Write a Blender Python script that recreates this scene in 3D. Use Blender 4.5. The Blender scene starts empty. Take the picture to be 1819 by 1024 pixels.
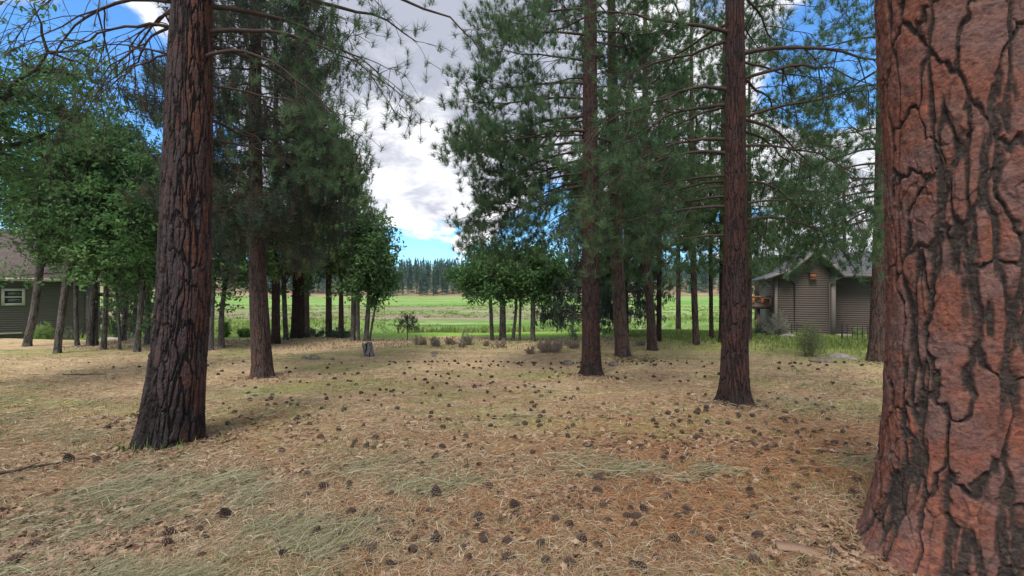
import bpy, math, numpy as np
from mathutils import Vector
R = math.radians
rng = np.random.default_rng(7)
S = bpy.context.scene
COL = S.collection

# ------------------------------------------------------------------ camera
F = 850.0; CX = 909.5; CY = 512.0; EYE = 1.6      # focal length in photo pixels, eye height
cam_d = bpy.data.cameras.new('camera'); cam = bpy.data.objects.new('camera', cam_d); COL.objects.link(cam)
cam.location = (0, 0, EYE); cam.rotation_euler = (R(90), 0, 0)
cam_d.sensor_width = 36; cam_d.lens = 36*F/1819; cam_d.clip_start = 0.05; cam_d.clip_end = 5000
S.camera = cam
S.view_settings.view_transform = 'Standard'; S.view_settings.look = 'None'
S.view_settings.exposure = 0.30; S.view_settings.gamma = 1.0
S.cycles.max_bounces = 5; S.cycles.diffuse_bounces = 3; S.cycles.transmission_bounces = 3
S.cycles.glossy_bounces = 2; S.cycles.volume_bounces = 0
S.cycles.transparent_max_bounces = 4

# ------------------------------------------------------------------ sky
SUN_EL, SUN_ROT = R(58), R(205)
W = bpy.data.worlds.new('World'); S.world = W; W.use_nodes = True
nt = W.node_tree; nt.nodes.clear()
def N(nt, t, **kw):
    n = nt.nodes.new(t)
    for k, v in kw.items():
        if k == 'inp':
            for a, b in v.items():
                if hasattr(b, 'is_output') or isinstance(b, bpy.types.NodeSocket): nt.links.new(b, n.inputs[a])
                else: n.inputs[a].default_value = b
        else: setattr(n, k, v)
    return n
def math_(nt, op, a, b=None, c=None, clamp=False):
    n = nt.nodes.new('ShaderNodeMath'); n.operation = op; n.use_clamp = clamp
    for i, v in enumerate((a, b, c)):
        if v is None: continue
        if isinstance(v, bpy.types.NodeSocket): nt.links.new(v, n.inputs[i])
        else: n.inputs[i].default_value = v
    return n.outputs[0]
def vmath(nt, op, a, b=None):
    n = nt.nodes.new('ShaderNodeVectorMath'); n.operation = op
    for i, v in enumerate((a, b)):
        if v is None: continue
        if isinstance(v, bpy.types.NodeSocket): nt.links.new(v, n.inputs[i])
        else: n.inputs[i].default_value = v
    return n
def maprange(nt, v, a, b, c=0., d=1., smooth=True):
    n = nt.nodes.new('ShaderNodeMapRange'); n.interpolation_type = 'SMOOTHSTEP' if smooth else 'LINEAR'
    nt.links.new(v, n.inputs[0])
    for i, x in enumerate((a, b, c, d)): n.inputs[i+1].default_value = x
    return n.outputs[0]
def mixc(nt, fac, a, b, blend='MIX'):
    n = nt.nodes.new('ShaderNodeMix'); n.data_type = 'RGBA'; n.blend_type = blend
    for s, v in ((n.inputs[0], fac), (n.inputs[6], a), (n.inputs[7], b)):
        if isinstance(v, bpy.types.NodeSocket): nt.links.new(v, s)
        else: s.default_value = (*v, 1) if isinstance(v, tuple) and len(v) == 3 else v
    return n.outputs[2]
def noise(nt, vec, scale, detail=4, rough=.55, dist=0., w=None):
    n = nt.nodes.new('ShaderNodeTexNoise'); n.inputs['Scale'].default_value = scale
    n.inputs['Detail'].default_value = detail; n.inputs['Roughness'].default_value = rough
    n.inputs['Distortion'].default_value = dist
    if vec is not None: nt.links.new(vec, n.inputs['Vector'])
    return n.outputs[0]

sky = N(nt, 'ShaderNodeTexSky', sky_type='NISHITA', sun_disc=False, sun_elevation=SUN_EL, sun_rotation=SUN_ROT)
sky.air_density = 1.0; sky.dust_density = 0.15; sky.ozone_density = 3.0
tc = N(nt, 'ShaderNodeTexCoord'); D = tc.outputs['Generated']
sep = N(nt, 'ShaderNodeSeparateXYZ'); nt.links.new(D, sep.inputs[0])
zc = math_(nt, 'MAXIMUM', sep.outputs[2], 0.0)
inv = math_(nt, 'DIVIDE', 1.0, math_(nt, 'ADD', zc, 0.28))
P = N(nt, 'ShaderNodeCombineXYZ', inp={'X': math_(nt, 'MULTIPLY', sep.outputs[0], inv), 'Y': math_(nt, 'MULTIPLY', sep.outputs[1], inv), 'Z': 3.3}).outputs[0]
n1 = noise(nt, P, 1.7, 8, .6, .25)
n2 = noise(nt, P, 4.5, 6, .62, .5)
def blob(px, py, rad):                       # a soft patch of sky round one compass direction
    v = Vector(((px-CX)/F, 1, (CY-py)/F)).normalized()
    d = vmath(nt, 'DOT_PRODUCT', D, tuple(v)).outputs['Value']
    return maprange(nt, d, math.cos(R(rad)), math.cos(R(rad*.25)))
cover = math_(nt, 'ADD', math_(nt, 'MULTIPLY', n1, 1.0), math_(nt, 'MULTIPLY', n2, .35))
low = maprange(nt, sep.outputs[2], .135, .172)               # the cloud deck ends above a clear band over the hills
bias = math_(nt, 'MULTIPLY', math_(nt, 'SUBTRACT', low, 1.0), .22)
for px, py, rad, k in ((215, 225, 12, -.34), (1480, 130, 9, -.32), (1390, 40, 6, .1), (960, 375, 6, -.25), (1330, 400, 10, .1), (700, 150, 20, .28), (760, 310, 13, .26), (1250, 250, 16, .1), (1500, 330, 10, .2), (760, 402, 7, -.2), (822, 434, 1.5, .34), (852, 398, 2.6, .34), (796, 405, .9, .3), (746, 405, .8, .25)):
    bias = math_(nt, 'ADD', bias, math_(nt, 'MULTIPLY', blob(px, py, rad), k))
mask = maprange(nt, math_(nt, 'ADD', cover, bias), .50, .62)
tone = maprange(nt, math_(nt, 'ADD', math_(nt, 'MULTIPLY', n2, 1.15), math_(nt, 'SUBTRACT', math_(nt, 'MULTIPLY', blob(760, 330, 17), .34), math_(nt, 'MULTIPLY', blob(700, 120, 26), .36))), .34, .74)
ccol = mixc(nt, tone, (.44, .46, .55), (1.0, 1.0, 1.03))
bg1 = N(nt, 'ShaderNodeBackground', inp={'Color': mixc(nt, 1.0, sky.outputs[0], (.48, .83, 1.12), 'MULTIPLY'), 'Strength': .20})
bg2 = N(nt, 'ShaderNodeBackground', inp={'Color': ccol, 'Strength': 1.0})
ms = N(nt, 'ShaderNodeMixShader', inp={0: mask, 1: bg1.outputs[0], 2: bg2.outputs[0]})
out = N(nt, 'ShaderNodeOutputWorld', inp={'Surface': ms.outputs[0]})

sun_d = bpy.data.lights.new('sun', 'SUN'); sun = bpy.data.objects.new('sun', sun_d); COL.objects.link(sun)
sun_d.energy = 3.3; sun_d.angle = R(22); sun_d.color = (1, .95, .86)
sd = Vector((math.sin(SUN_ROT)*math.cos(SUN_EL), math.cos(SUN_ROT)*math.cos(SUN_EL), math.sin(SUN_EL)))
sun.rotation_euler = sd.to_track_quat('Z', 'Y').to_euler(); sun.location = (0, 0, 40)

# ------------------------------------------------------------------ helpers
def world(px, py, d): return np.array([(px-CX)/F*d, d, EYE-(py-CY)/F*d])
def gdepth(py): return F*EYE/(py-CY)

def mk(name, verts, faces, mat, parent=None, attrs=None, smooth=False):
    """faces: list of (M,k) int arrays"""
    me = bpy.data.meshes.new(name); verts = np.asarray(verts, np.float32)
    if not isinstance(faces, list): faces = [faces]
    faces = [np.asarray(f, np.int32) for f in faces if len(f)]
    loops = np.concatenate([f.ravel() for f in faces])
    tot = np.concatenate([np.full(len(f), f.shape[1], np.int32) for f in faces])
    st = np.concatenate([[0], np.cumsum(tot)[:-1]]).astype(np.int32)
    me.vertices.add(len(verts)); me.vertices.foreach_set('co', verts.ravel())
    me.loops.add(len(loops)); me.loops.foreach_set('vertex_index', loops)
    me.polygons.add(len(tot)); me.polygons.foreach_set('loop_start', st); me.polygons.foreach_set('loop_total', tot)
    if smooth: me.polygons.foreach_set('use_smooth', np.ones(len(tot), bool))
    for k, v in (attrs or {}).items():
        a = me.attributes.new(k, 'FLOAT', 'POINT'); a.data.foreach_set('value', np.asarray(v, np.float32))
    me.update(calc_edges=True); me.validate()
    if mat: me.materials.append(mat)
    o = bpy.data.objects.new(name, me); COL.objects.link(o)
    if parent: o.parent = parent
    return o
def tag(o, label=None, cat=None, group=None, kind=None):
    for k, v in (('label', label), ('category', cat), ('group', group), ('kind', kind)):
        if v: o[k] = v
    return o
def empty(name, loc, label, cat, group=None):
    o = bpy.data.objects.new(name, None); COL.objects.link(o); o.location = loc; o.empty_display_size = .2
    return tag(o, label, cat, group)
class G:
    """collects geometry of one part"""
    def __init__(s): s.v = []; s.f = {}; s.n = 0; s.a = []
    def add(s, v, f, a=0.):
        v = np.asarray(v, float); f = np.asarray(f, int)
        s.v.append(v); s.f.setdefault(f.shape[1], []).append(f+s.n); s.n += len(v)
        s.a.append(np.broadcast_to(np.asarray(a, float), (len(v),)))
    def box(s, lo, hi, a=0.):
        x0, y0, z0 = lo; x1, y1, z1 = hi
        v = [(x0,y0,z0),(x1,y0,z0),(x1,y1,z0),(x0,y1,z0),(x0,y0,z1),(x1,y0,z1),(x1,y1,z1),(x0,y1,z1)]
        s.add(v, [(0,3,2,1),(4,5,6,7),(0,1,5,4),(1,2,6,5),(2,3,7,6),(3,0,4,7)], a)
    def tubes(s, Pn, Rn, k=5, a=0.):
        v, f = tubes(Pn, Rn, k); s.add(v, f, a)
    def build(s, name, mat, parent=None, smooth=False):
        return mk(name, np.concatenate(s.v), [np.concatenate(x) for x in s.f.values()], mat, parent, {'var': np.concatenate(s.a)}, smooth)
def norm(a): return a/np.maximum(np.linalg.norm(a, axis=-1, keepdims=True), 1e-9)
def tubes(Pn, Rn, k=5):
    Pn = np.asarray(Pn, float); Rn = np.asarray(Rn, float)
    if Pn.ndim == 2: Pn = Pn[None]; Rn = Rn[None]
    T, n, _ = Pn.shape
    t = norm(np.gradient(Pn, axis=1))
    ref = np.where(np.abs(t[:, :1, 2:3]) > .8, np.array([1., 0, 0]), np.array([0, 0, 1.]))
    ref = np.broadcast_to(ref, t.shape)
    u = norm(np.cross(t, ref)); w = np.cross(t, u)
    an = np.arange(k)/k*2*np.pi
    v = Pn[:, :, None] + Rn[:, :, None, None]*(u[:, :, None]*np.cos(an)[None, None, :, None] + w[:, :, None]*np.sin(an)[None, None, :, None])
    idx = np.arange(T*n*k).reshape(T, n, k)
    a = idx[:, :-1]; b = idx[:, 1:]
    f = np.stack([a, np.roll(a, -1, 2), np.roll(b, -1, 2), b], -1).reshape(-1, 4)
    return v.reshape(-1, 3), f
def vnoise(u, v, nu, seed, nv=256):
    """value noise, periodic in u with nu cells"""
    r = np.random.default_rng(seed).random((nv, nu))
    iu = np.floor(u).astype(int); iv = np.floor(v).astype(int); fu = u-iu; fv = v-iv
    fu = fu*fu*(3-2*fu); fv = fv*fv*(3-2*fv)
    g = lambda a, b: r[b % nv, a % nu]
    return (g(iu, iv)*(1-fu)+g(iu+1, iv)*fu)*(1-fv)+(g(iu, iv+1)*(1-fu)+g(iu+1, iv+1)*fu)*fv
def fbm(u, v, nu, seed, oct=4, gain=.5):
    s = 0; a = 1; t = 0
    for i in range(oct):
        s = s+a*vnoise(u*2**i, v*2**i, nu*2**i, seed+i); t += a; a *= gain
    return s/t-.5
def voronoi(u, v, nu, seed, nv=256):
    r = np.random.default_rng(seed); jx = r.random((nv, nu)); jy = r.random((nv, nu)); cid = r.random((nv, nu))
    iu = np.floor(u).astype(int); iv = np.floor(v).astype(int)
    f1 = np.full(u.shape, 9.); f2 = np.full(u.shape, 9.); c = np.zeros(u.shape)
    for a in (-1, 0, 1):
        for b in (-1, 0, 1):
            ku = iu+a; kv = iv+b
            d = np.hypot(ku+jx[kv % nv, ku % nu]-u, kv+jy[kv % nv, ku % nu]-v)
            m = d < f1
            f2 = np.where(m, f1, np.minimum(f2, d)); c = np.where(m, cid[kv % nv, ku % nu], c); f1 = np.where(m, d, f1)
    return f1, f2, c
def sstep(x, a, b):
    t = np.clip((x-a)/(b-a), 0, 1); return t*t*(3-2*t)

# ------------------------------------------------------------------ terrain height
def height(x, y):
    x = np.asarray(x, float); y = np.asarray(y, float)
    side = np.maximum(sstep(-x, 9, 13), sstep(x, 9.5, 12.5))*(1-sstep(y, 34, 60))
    edge = 15.0+.5*np.sin(x*.35+1)
    mid = -3.0*sstep(y, edge, 42)
    lot = -.75*sstep(y, 14.5, 20)
    z = mid*(1-side)+lot*side
    z = z+11*sstep(y+.12*np.abs(x+40), 255, 380)+16*sstep(y, 360, 620)
    z = z+6*sstep(np.abs(x), 120, 320)*sstep(y, 60, 200)
    b = .03*np.sin(x*1.3+.7*np.sin(y*.9))*np.sin(y*1.1+.5)
    return z+b*(1-sstep(y, 30, 60))*sstep(y, 0, 1)

# ------------------------------------------------------------------ materials
def new_mat(name):
    m = bpy.data.materials.new(name); m.use_nodes = True; m.node_tree.nodes.clear(); return m, m.node_tree
def finish(nt, col, rough=.9, bump=None, bstr=.5, bdist=.02, spec=.2, trans=0., metal=0.):
    p = N(nt, 'ShaderNodeBsdfPrincipled', inp={'Roughness': rough, 'Specular IOR Level': spec, 'Metallic': metal})
    if isinstance(col, bpy.types.NodeSocket): nt.links.new(col, p.inputs['Base Color'])
    else: p.inputs['Base Color'].default_value = (*col, 1)
    if bump is not None:
        b = N(nt, 'ShaderNodeBump', inp={'Height': bump, 'Strength': bstr, 'Distance': bdist})
        nt.links.new(b.outputs[0], p.inputs['Normal'])
    s = p.outputs[0]
    if trans > 0:
        tr = N(nt, 'ShaderNodeBsdfTranslucent')
        if isinstance(col, bpy.types.NodeSocket): nt.links.new(col, tr.inputs['Color'])
        else: tr.inputs['Color'].default_value = (*col, 1)
        s = N(nt, 'ShaderNodeMixShader', inp={0: trans, 1: s, 2: tr.outputs[0]}).outputs[0]
    N(nt, 'ShaderNodeOutputMaterial', inp={'Surface': s})
def attr(nt, name): return N(nt, 'ShaderNodeAttribute', attribute_name=name).outputs['Fac']
def objco(nt): return N(nt, 'ShaderNodeTexCoord').outputs['Object']
def var_mat(name, c0, c1, rough=.85, trans=0., spec=.15, c2=None, nscale=None, c2at=(.86, .98)):
    """colour differs from leaf to leaf (attribute 'var')"""
    m, nt = new_mat(name); a = attr(nt, 'var')
    c = mixc(nt, a, c0, c1)
    if c2: c = mixc(nt, maprange(nt, a, *c2at), c, c2)
    if nscale:
        c = mixc(nt, maprange(nt, noise(nt, objco(nt), nscale, 2), .35, .65), c, mixc(nt, 1., c, (.62, .66, .7), 'MULTIPLY'))
    finish(nt, c, rough, trans=trans, spec=spec); return m

def bark_mat(name, plate_a, plate_b, plate_c, crack, scales=0, flank=None, char=0., char_h=1., flake=26., fl_str=.5):
    m, nt = new_mat(name); co = objco(nt)
    cell = attr(nt, 'cell'); ck = attr(nt, 'crack')
    mp = N(nt, 'ShaderNodeMapping', inp={'Vector': co, 'Scale': (1, 1, 1.5)}).outputs[0]
    nf0 = noise(nt, mp, flake, 6, .72, 1.2); nf = math_(nt, 'ADD', math_(nt, 'MULTIPLY', math_(nt, 'SNAP', nf0, .06), .75), math_(nt, 'MULTIPLY', nf0, .25)); nb = noise(nt, co, 3.2, 4, .6)
    c = mixc(nt, cell, plate_a, plate_b)
    c = mixc(nt, maprange(nt, nb, .42, .62), c, plate_c)
    if flank:                                                # bark turns to the flank colour towards +X, edge broken by noise
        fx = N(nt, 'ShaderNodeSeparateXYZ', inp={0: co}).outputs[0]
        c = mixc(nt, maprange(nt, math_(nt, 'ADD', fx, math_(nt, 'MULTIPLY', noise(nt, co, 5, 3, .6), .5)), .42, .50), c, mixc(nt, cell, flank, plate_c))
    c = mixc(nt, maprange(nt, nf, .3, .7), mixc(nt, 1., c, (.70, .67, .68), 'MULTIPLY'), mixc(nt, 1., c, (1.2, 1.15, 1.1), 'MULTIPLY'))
    c = mixc(nt, ck, c, mixc(nt, maprange(nt, nf, .4, .65), crack, tuple(x*2.2 for x in crack)))
    if scales:                                               # small overlapping jigsaw flakes, each at its own level
        sc_ = nt.nodes.new('ShaderNodeVectorMath'); sc_.operation = 'MULTIPLY_ADD'
        nt.links.new(N(nt, 'ShaderNodeTexNoise', inp={'Vector': mp, 'Scale': 14., 'Detail': 5., 'Roughness': .7}).outputs['Color'], sc_.inputs[0]); sc_.inputs[1].default_value = (.09, .09, .09); nt.links.new(mp, sc_.inputs[2])
        vo = N(nt, 'ShaderNodeTexVoronoi', inp={'Vector': sc_.outputs[0], 'Scale': scales}); vo2 = N(nt, 'ShaderNodeTexVoronoi', inp={'Vector': sc_.outputs[0], 'Scale': scales*2.7})
        lv = N(nt, 'ShaderNodeSeparateColor', inp={0: vo.outputs['Color']}).outputs[0]; lv2 = N(nt, 'ShaderNodeSeparateColor', inp={0: vo2.outputs['Color']}).outputs[1]
        hgt = math_(nt, 'ADD', math_(nt, 'MULTIPLY', lv, .6), math_(nt, 'ADD', math_(nt, 'MULTIPLY', lv2, .4), math_(nt, 'MULTIPLY', nf, .8)))
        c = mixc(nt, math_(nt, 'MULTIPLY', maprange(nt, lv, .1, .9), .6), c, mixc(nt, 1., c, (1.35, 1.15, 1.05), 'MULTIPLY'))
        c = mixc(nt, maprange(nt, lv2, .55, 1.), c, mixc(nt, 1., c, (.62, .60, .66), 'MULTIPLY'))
        nf = hgt
    if char > 0:                                             # old fire scar, charcoal on the foot of the trunk
        sp = N(nt, 'ShaderNodeSeparateXYZ', inp={0: co})
        f = maprange(nt, math_(nt, 'ADD', sp.outputs[2], math_(nt, 'MULTIPLY', math_(nt, 'SUBTRACT', nb, .5), 3.0*char_h)), char_h, 0.)
        c = mixc(nt, math_(nt, 'MULTIPLY', f, char), c, (.018, .016, .016))
    finish(nt, c, .92, bump=math_(nt, 'ADD', nf, math_(nt, 'MULTIPLY', noise(nt, mp, flake*3, 3, .7), .4)), bstr=fl_str, bdist=.012, spec=.15)
    return m

M = {}
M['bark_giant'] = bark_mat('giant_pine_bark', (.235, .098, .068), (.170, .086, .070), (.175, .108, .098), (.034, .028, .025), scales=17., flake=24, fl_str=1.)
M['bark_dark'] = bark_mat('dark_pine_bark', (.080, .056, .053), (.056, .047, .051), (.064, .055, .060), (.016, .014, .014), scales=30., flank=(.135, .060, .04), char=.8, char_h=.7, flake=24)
M['bark_red'] = bark_mat('red_pine_bark', (.082, .039, .032), (.058, .033, .029), (.052, .036, .035), (.016, .012, .012), char=.6, char_h=.35, flake=22)
M['bark_brown'] = bark_mat('brown_pine_bark', (.14, .080, .064), (.10, .066, .056), (.10, .076, .070), (.026, .020, .018), flake=22)
M['bark_oak'] = bark_mat('oak_bark', (.15, .13, .12), (.11, .10, .09), (.19, .175, .165), (.03, .026, .024), flake=30)
M['bark_pale'] = bark_mat('pale_oak_bark', (.20, .18, .18), (.16, .145, .145), (.22, .21, .21), (.06, .052, .05), flake=30)
def twig_mat(name, a, b):
    m, nt = new_mat(name); finish(nt, mixc(nt, noise(nt, objco(nt), 14, 3), a, b), .9, spec=.1); return m
M['twig'] = twig_mat('pine_twig_bark', (.035, .026, .023), (.09, .066, .057))
M['twig_oak'] = twig_mat('oak_twig_bark', (.04, .034, .03), (.085, .075, .066))
M['needle'] = var_mat('pine_needles', (.036, .088, .048), (.16, .25, .12), trans=.4, spec=.08, c2=(.15, .115, .065))
M['needle_far'] = var_mat('pine_needles_yellowish', (.045, .105, .046), (.165, .265, .105), trans=.4, spec=.08)
M['fir'] = var_mat('dark_conifer_foliage', (.050, .078, .055), (.135, .175, .125), trans=.3, spec=.08, c2=(.16, .095, .065), c2at=(.66, .86), nscale=.8)
M['fir_light'] = var_mat('light_conifer_foliage', (.15, .23, .11), (.28, .37, .19), trans=.25, spec=.2)
M['juniper'] = var_mat('juniper_foliage', (.075, .115, .085), (.17, .215, .16), trans=.15, spec=.2, nscale=1.)
M['oak_leaf'] = var_mat('oak_leaves', (.075, .175, .058), (.175, .32, .115), trans=.42, spec=.2, c2=(.22, .34, .12), nscale=.6)
M['oak_leaf_b'] = var_mat('oak_leaves_dull', (.075, .165, .062), (.165, .29, .11), trans=.42, spec=.2, c2=(.20, .20, .09), nscale=.6)
M['far_tree'] = var_mat('far_conifer_foliage', (.030, .080, .055), (.085, .15, .09), trans=.1, spec=.1)
M['straw'] = var_mat('dry_straw', (.20, .145, .095), (.50, .40, .28), trans=.12, c2=(.60, .52, .38))
M['hay'] = var_mat('cut_green_hay', (.15, .16, .09), (.34, .335, .215), trans=.2, c2=(.50, .48, .36))
M['orange_needle'] = var_mat('fallen_pine_needles', (.20, .095, .05), (.42, .235, .12), trans=.1, c2=(.12, .06, .04))
M['dead_leaf'] = var_mat('dead_oak_leaves', (.11, .06, .042), (.36, .25, .18), trans=.1, c2=(.36, .27, .21))
M['grass'] = var_mat('green_grass', (.10, .19, .04), (.27, .36, .10), trans=.3)
M['grass_house'] = var_mat('lush_grass', (.13, .20, .05), (.33, .38, .13), trans=.3)
M['sage'] = var_mat('sagebrush_leaves', (.20, .22, .16), (.36, .38, .30), trans=.1)
M['brush'] = var_mat('dry_brush_twigs', (.24, .17, .13), (.44, .35, .27), trans=.05)
M['shrub'] = var_mat('garden_shrub_leaves', (.10, .22, .05), (.24, .38, .10), trans=.3)
M['cone'] = var_mat('pine_cone_scales', (.016, .012, .010), (.095, .066, .054), rough=.8)
M['cone_brown'] = var_mat('pine_cone_scales_brown', (.028, .019, .015), (.13, .085, .064), rough=.8)

def rock_mat(name, a, b):
    m, nt = new_mat(name); co = objco(nt); n = noise(nt, co, 9, 5, .65)
    finish(nt, mixc(nt, maprange(nt, n, .35, .65), a, b), .9, bump=n, bdist=.02); return m
M['rock'] = rock_mat('grey_rock', (.12, .10, .085), (.25, .21, .18))
M['flagstone'] = rock_mat('flagstone', (.26, .22, .19), (.42, .37, .33))

# ground materials
def ground_material():
    m, nt = new_mat('dry_mown_grass_ground'); co = N(nt, 'ShaderNodeNewGeometry').outputs['Position']
    sp = N(nt, 'ShaderNodeSeparateXYZ', inp={0: co}); X, Y = sp.outputs[0], sp.outputs[1]
    st = N(nt, 'ShaderNodeMapping', inp={'Vector': co, 'Scale': (.55, 1.25, 1)}).outputs[0]
    big = noise(nt, st, .55, 4, .6, .4); med = noise(nt, st, 2.6, 5, .65, .3); fine = noise(nt, st, 26, 5, .75, .5); tiny = noise(nt, co, 110, 3, .7)
    c = mixc(nt, maprange(nt, med, .35, .65), (.47, .345, .215), (.60, .46, .30))
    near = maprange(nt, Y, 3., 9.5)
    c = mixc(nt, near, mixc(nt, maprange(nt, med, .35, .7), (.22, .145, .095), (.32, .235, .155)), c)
    # orange needle drift to the right, grey-green cut hay to the left
    orange = math_(nt, 'MULTIPLY', maprange(nt, math_(nt, 'ADD', X, math_(nt, 'MULTIPLY', big, 4.)), 1.2, 3.6), maprange(nt, Y, 8.5, 4.5))
    c = mixc(nt, math_(nt, 'MULTIPLY', orange, .75), c, mixc(nt, med, (.27, .14, .08), (.38, .235, .14)))
    hay = maprange(nt, noise(nt, st, .9, 3, .6, .8), .52, .66)
    c = mixc(nt, math_(nt, 'MULTIPLY', hay, .25), c, (.36, .33, .19))
    grn = math_(nt, 'MULTIPLY', maprange(nt, noise(nt, st, .42, 5, .7, .5), .47, .62), .8)
    c = mixc(nt, math_(nt, 'MULTIPLY', grn, maprange(nt, Y, 4, 7)), c, (.30, .33, .12))
    rg = maprange(nt, math_(nt, 'ADD', math_(nt, 'ADD', math_(nt, 'MULTIPLY', X, .55), math_(nt, 'MULTIPLY', Y, .8)), math_(nt, 'MULTIPLY', big, 4.)), 12.6, 16.0)
    rg = math_(nt, 'MULTIPLY', rg, maprange(nt, X, 1.5, 5.))
    c = mixc(nt, math_(nt, 'MULTIPLY', rg, .9), c, mixc(nt, med, (.22, .33, .07), (.40, .42, .14)))
    c = mixc(nt, maprange(nt, Y, 15.0, 16.2), c, mixc(nt, med, (.20, .42, .06), (.34, .5, .10)))
    c = mixc(nt, maprange(nt, fine, .30, .62), mixc(nt, 1., c, (.46, .41, .39), 'MULTIPLY'), mixc(nt, 1., c, (1.15, 1.13, 1.1), 'MULTIPLY'))
    finish(nt, c, .95, bump=math_(nt, 'ADD', fine, math_(nt, 'MULTIPLY', tiny, .6)), bstr=.8, bdist=.03, spec=.08)
    return m
def meadow_material():
    m, nt = new_mat('green_meadow'); co = N(nt, 'ShaderNodeNewGeometry').outputs['Position']
    sp = N(nt, 'ShaderNodeSeparateXYZ', inp={0: co}); X, Y = sp.outputs[0], sp.outputs[1]
    st = N(nt, 'ShaderNodeMapping', inp={'Vector': co, 'Scale': (.25, 1, 1)}).outputs[0]
    a = noise(nt, st, .09, 5, .65, .5); b = noise(nt, st, .5, 4, .7); 
    m2 = noise(nt, st, .35, 6, .75, .8); c = mixc(nt, maprange(nt, math_(nt, 'ADD', math_(nt, 'MULTIPLY', a, .5), math_(nt, 'MULTIPLY', m2, .5)), .40, .58), (.13, .32, .045), (.30, .44, .13)); c = mixc(nt, math_(nt, 'MULTIPLY', maprange(nt, noise(nt, co, .8, 5, .8, .6), .5, .62), .45), c, (.46, .52, .30)); c = mixc(nt, math_(nt, 'MULTIPLY', maprange(nt, noise(nt, st, .16, 6, .8, 1.), .55, .63), .6), c, (.10, .24, .05))
    c = mixc(nt, math_(nt, 'MULTIPLY', maprange(nt, noise(nt, st, .22, 4, .7), .52, .68), .7), c, (.52, .52, .34))
    # bare mown band across the valley floor
    yy = math_(nt, 'ADD', Y, math_(nt, 'MULTIPLY', a, 30.))
    band = math_(nt, 'MULTIPLY', maprange(nt, yy, 62, 72), maprange(nt, yy, 150, 120))
    band = math_(nt, 'MULTIPLY', band, maprange(nt, X, 35, 5))
    stripe = maprange(nt, noise(nt, N(nt, 'ShaderNodeMapping', inp={'Vector': co, 'Scale': (.06, 1, 1)}).outputs[0], .09, 3, .6), .42, .55)
    c = mixc(nt, math_(nt, 'MULTIPLY', math_(nt, 'MULTIPLY', band, stripe), .95), c, (.34, .275, .215))
    c = mixc(nt, math_(nt, 'MULTIPLY', maprange(nt, Y, 245, 262), .6), c, (.40, .36, .20))
    c = mixc(nt, maprange(nt, b, .3, .7), mixc(nt, 1., c, (.66, .70, .62), 'MULTIPLY'), c)
    finish(nt, c, .95, bump=noise(nt, co, 1.2, 6, .8), bstr=1., bdist=.5, spec=.05); return m
def hill_material():
    m, nt = new_mat('dry_hillside'); co = N(nt, 'ShaderNodeNewGeometry').outputs['Position']
    a = noise(nt, co, .06, 5, .7)
    finish(nt, mixc(nt, maprange(nt, a, .4, .6), (.17, .16, .09), (.34, .23, .14)), .95, spec=.05); return m
M['ground'] = ground_material(); M['meadow'] = meadow_material(); M['hill'] = hill_material()

def sheet(name, xs, ys, mat, extra=None):
    X, Y = np.meshgrid(xs, ys); Z = height(X, Y)
    if extra is not None: Z = Z+extra(X, Y)
    n, m = X.shape; idx = np.arange(n*m).reshape(n, m)
    f = np.stack([idx[:-1, :-1], idx[:-1, 1:], idx[1:, 1:], idx[1:, :-1]], -1).reshape(-1, 4)
    o = mk(name, np.stack([X, Y, Z], -1).reshape(-1, 3), f, mat, smooth=True)
    tag(o, kind='structure'); return o
def near_bump(X, Y):
    w = (1-sstep(Y, 9, 13))*sstep(Y, 0, 1)
    return w*(.030*fbm(X*1.5+50, Y*2.2+50, 4096, 91, 4)+.022*fbm(X*7+200, Y*9+80, 4096, 95, 2))
def gz(x, y): return height(x, y)+near_bump(np.asarray(x, float), np.asarray(y, float))
xa = np.concatenate([-np.geomspace(400, 9, 40), np.arange(-9, 9.01, .05), np.geomspace(9.05, 400, 40)])
ya = np.concatenate([np.linspace(-30, .9, 12), np.arange(1, 10, .045), np.arange(10, 18.2, .2)])
YC = ya[-1]
yb = np.concatenate([[YC], np.linspace(YC+.5, 60, 80), np.linspace(62, 250, 60)])
xb = np.concatenate([-np.geomspace(1200, 40, 30), np.linspace(-38, 38, 100), np.geomspace(40, 1200, 30)])
# the two sheets meet along one line, so both use the same columns there
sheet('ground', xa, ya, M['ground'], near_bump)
def sheet_b():
    xs = np.unique(np.concatenate([xa[::6], [xa[-1], -1200, -700, 700, 1200], xb[(np.abs(xb) > 9)]]))
    return xs
xs = sheet_b()
sheet('meadow', xs, yb-.0, M['meadow'], lambda X, Y: -.012*(Y < YC+.01))
sheet('hillside', xs, np.concatenate([[250], np.linspace(256, 650, 60), [900, 1500]]), M['hill'], lambda X, Y: -.012*(Y < 251))

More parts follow.
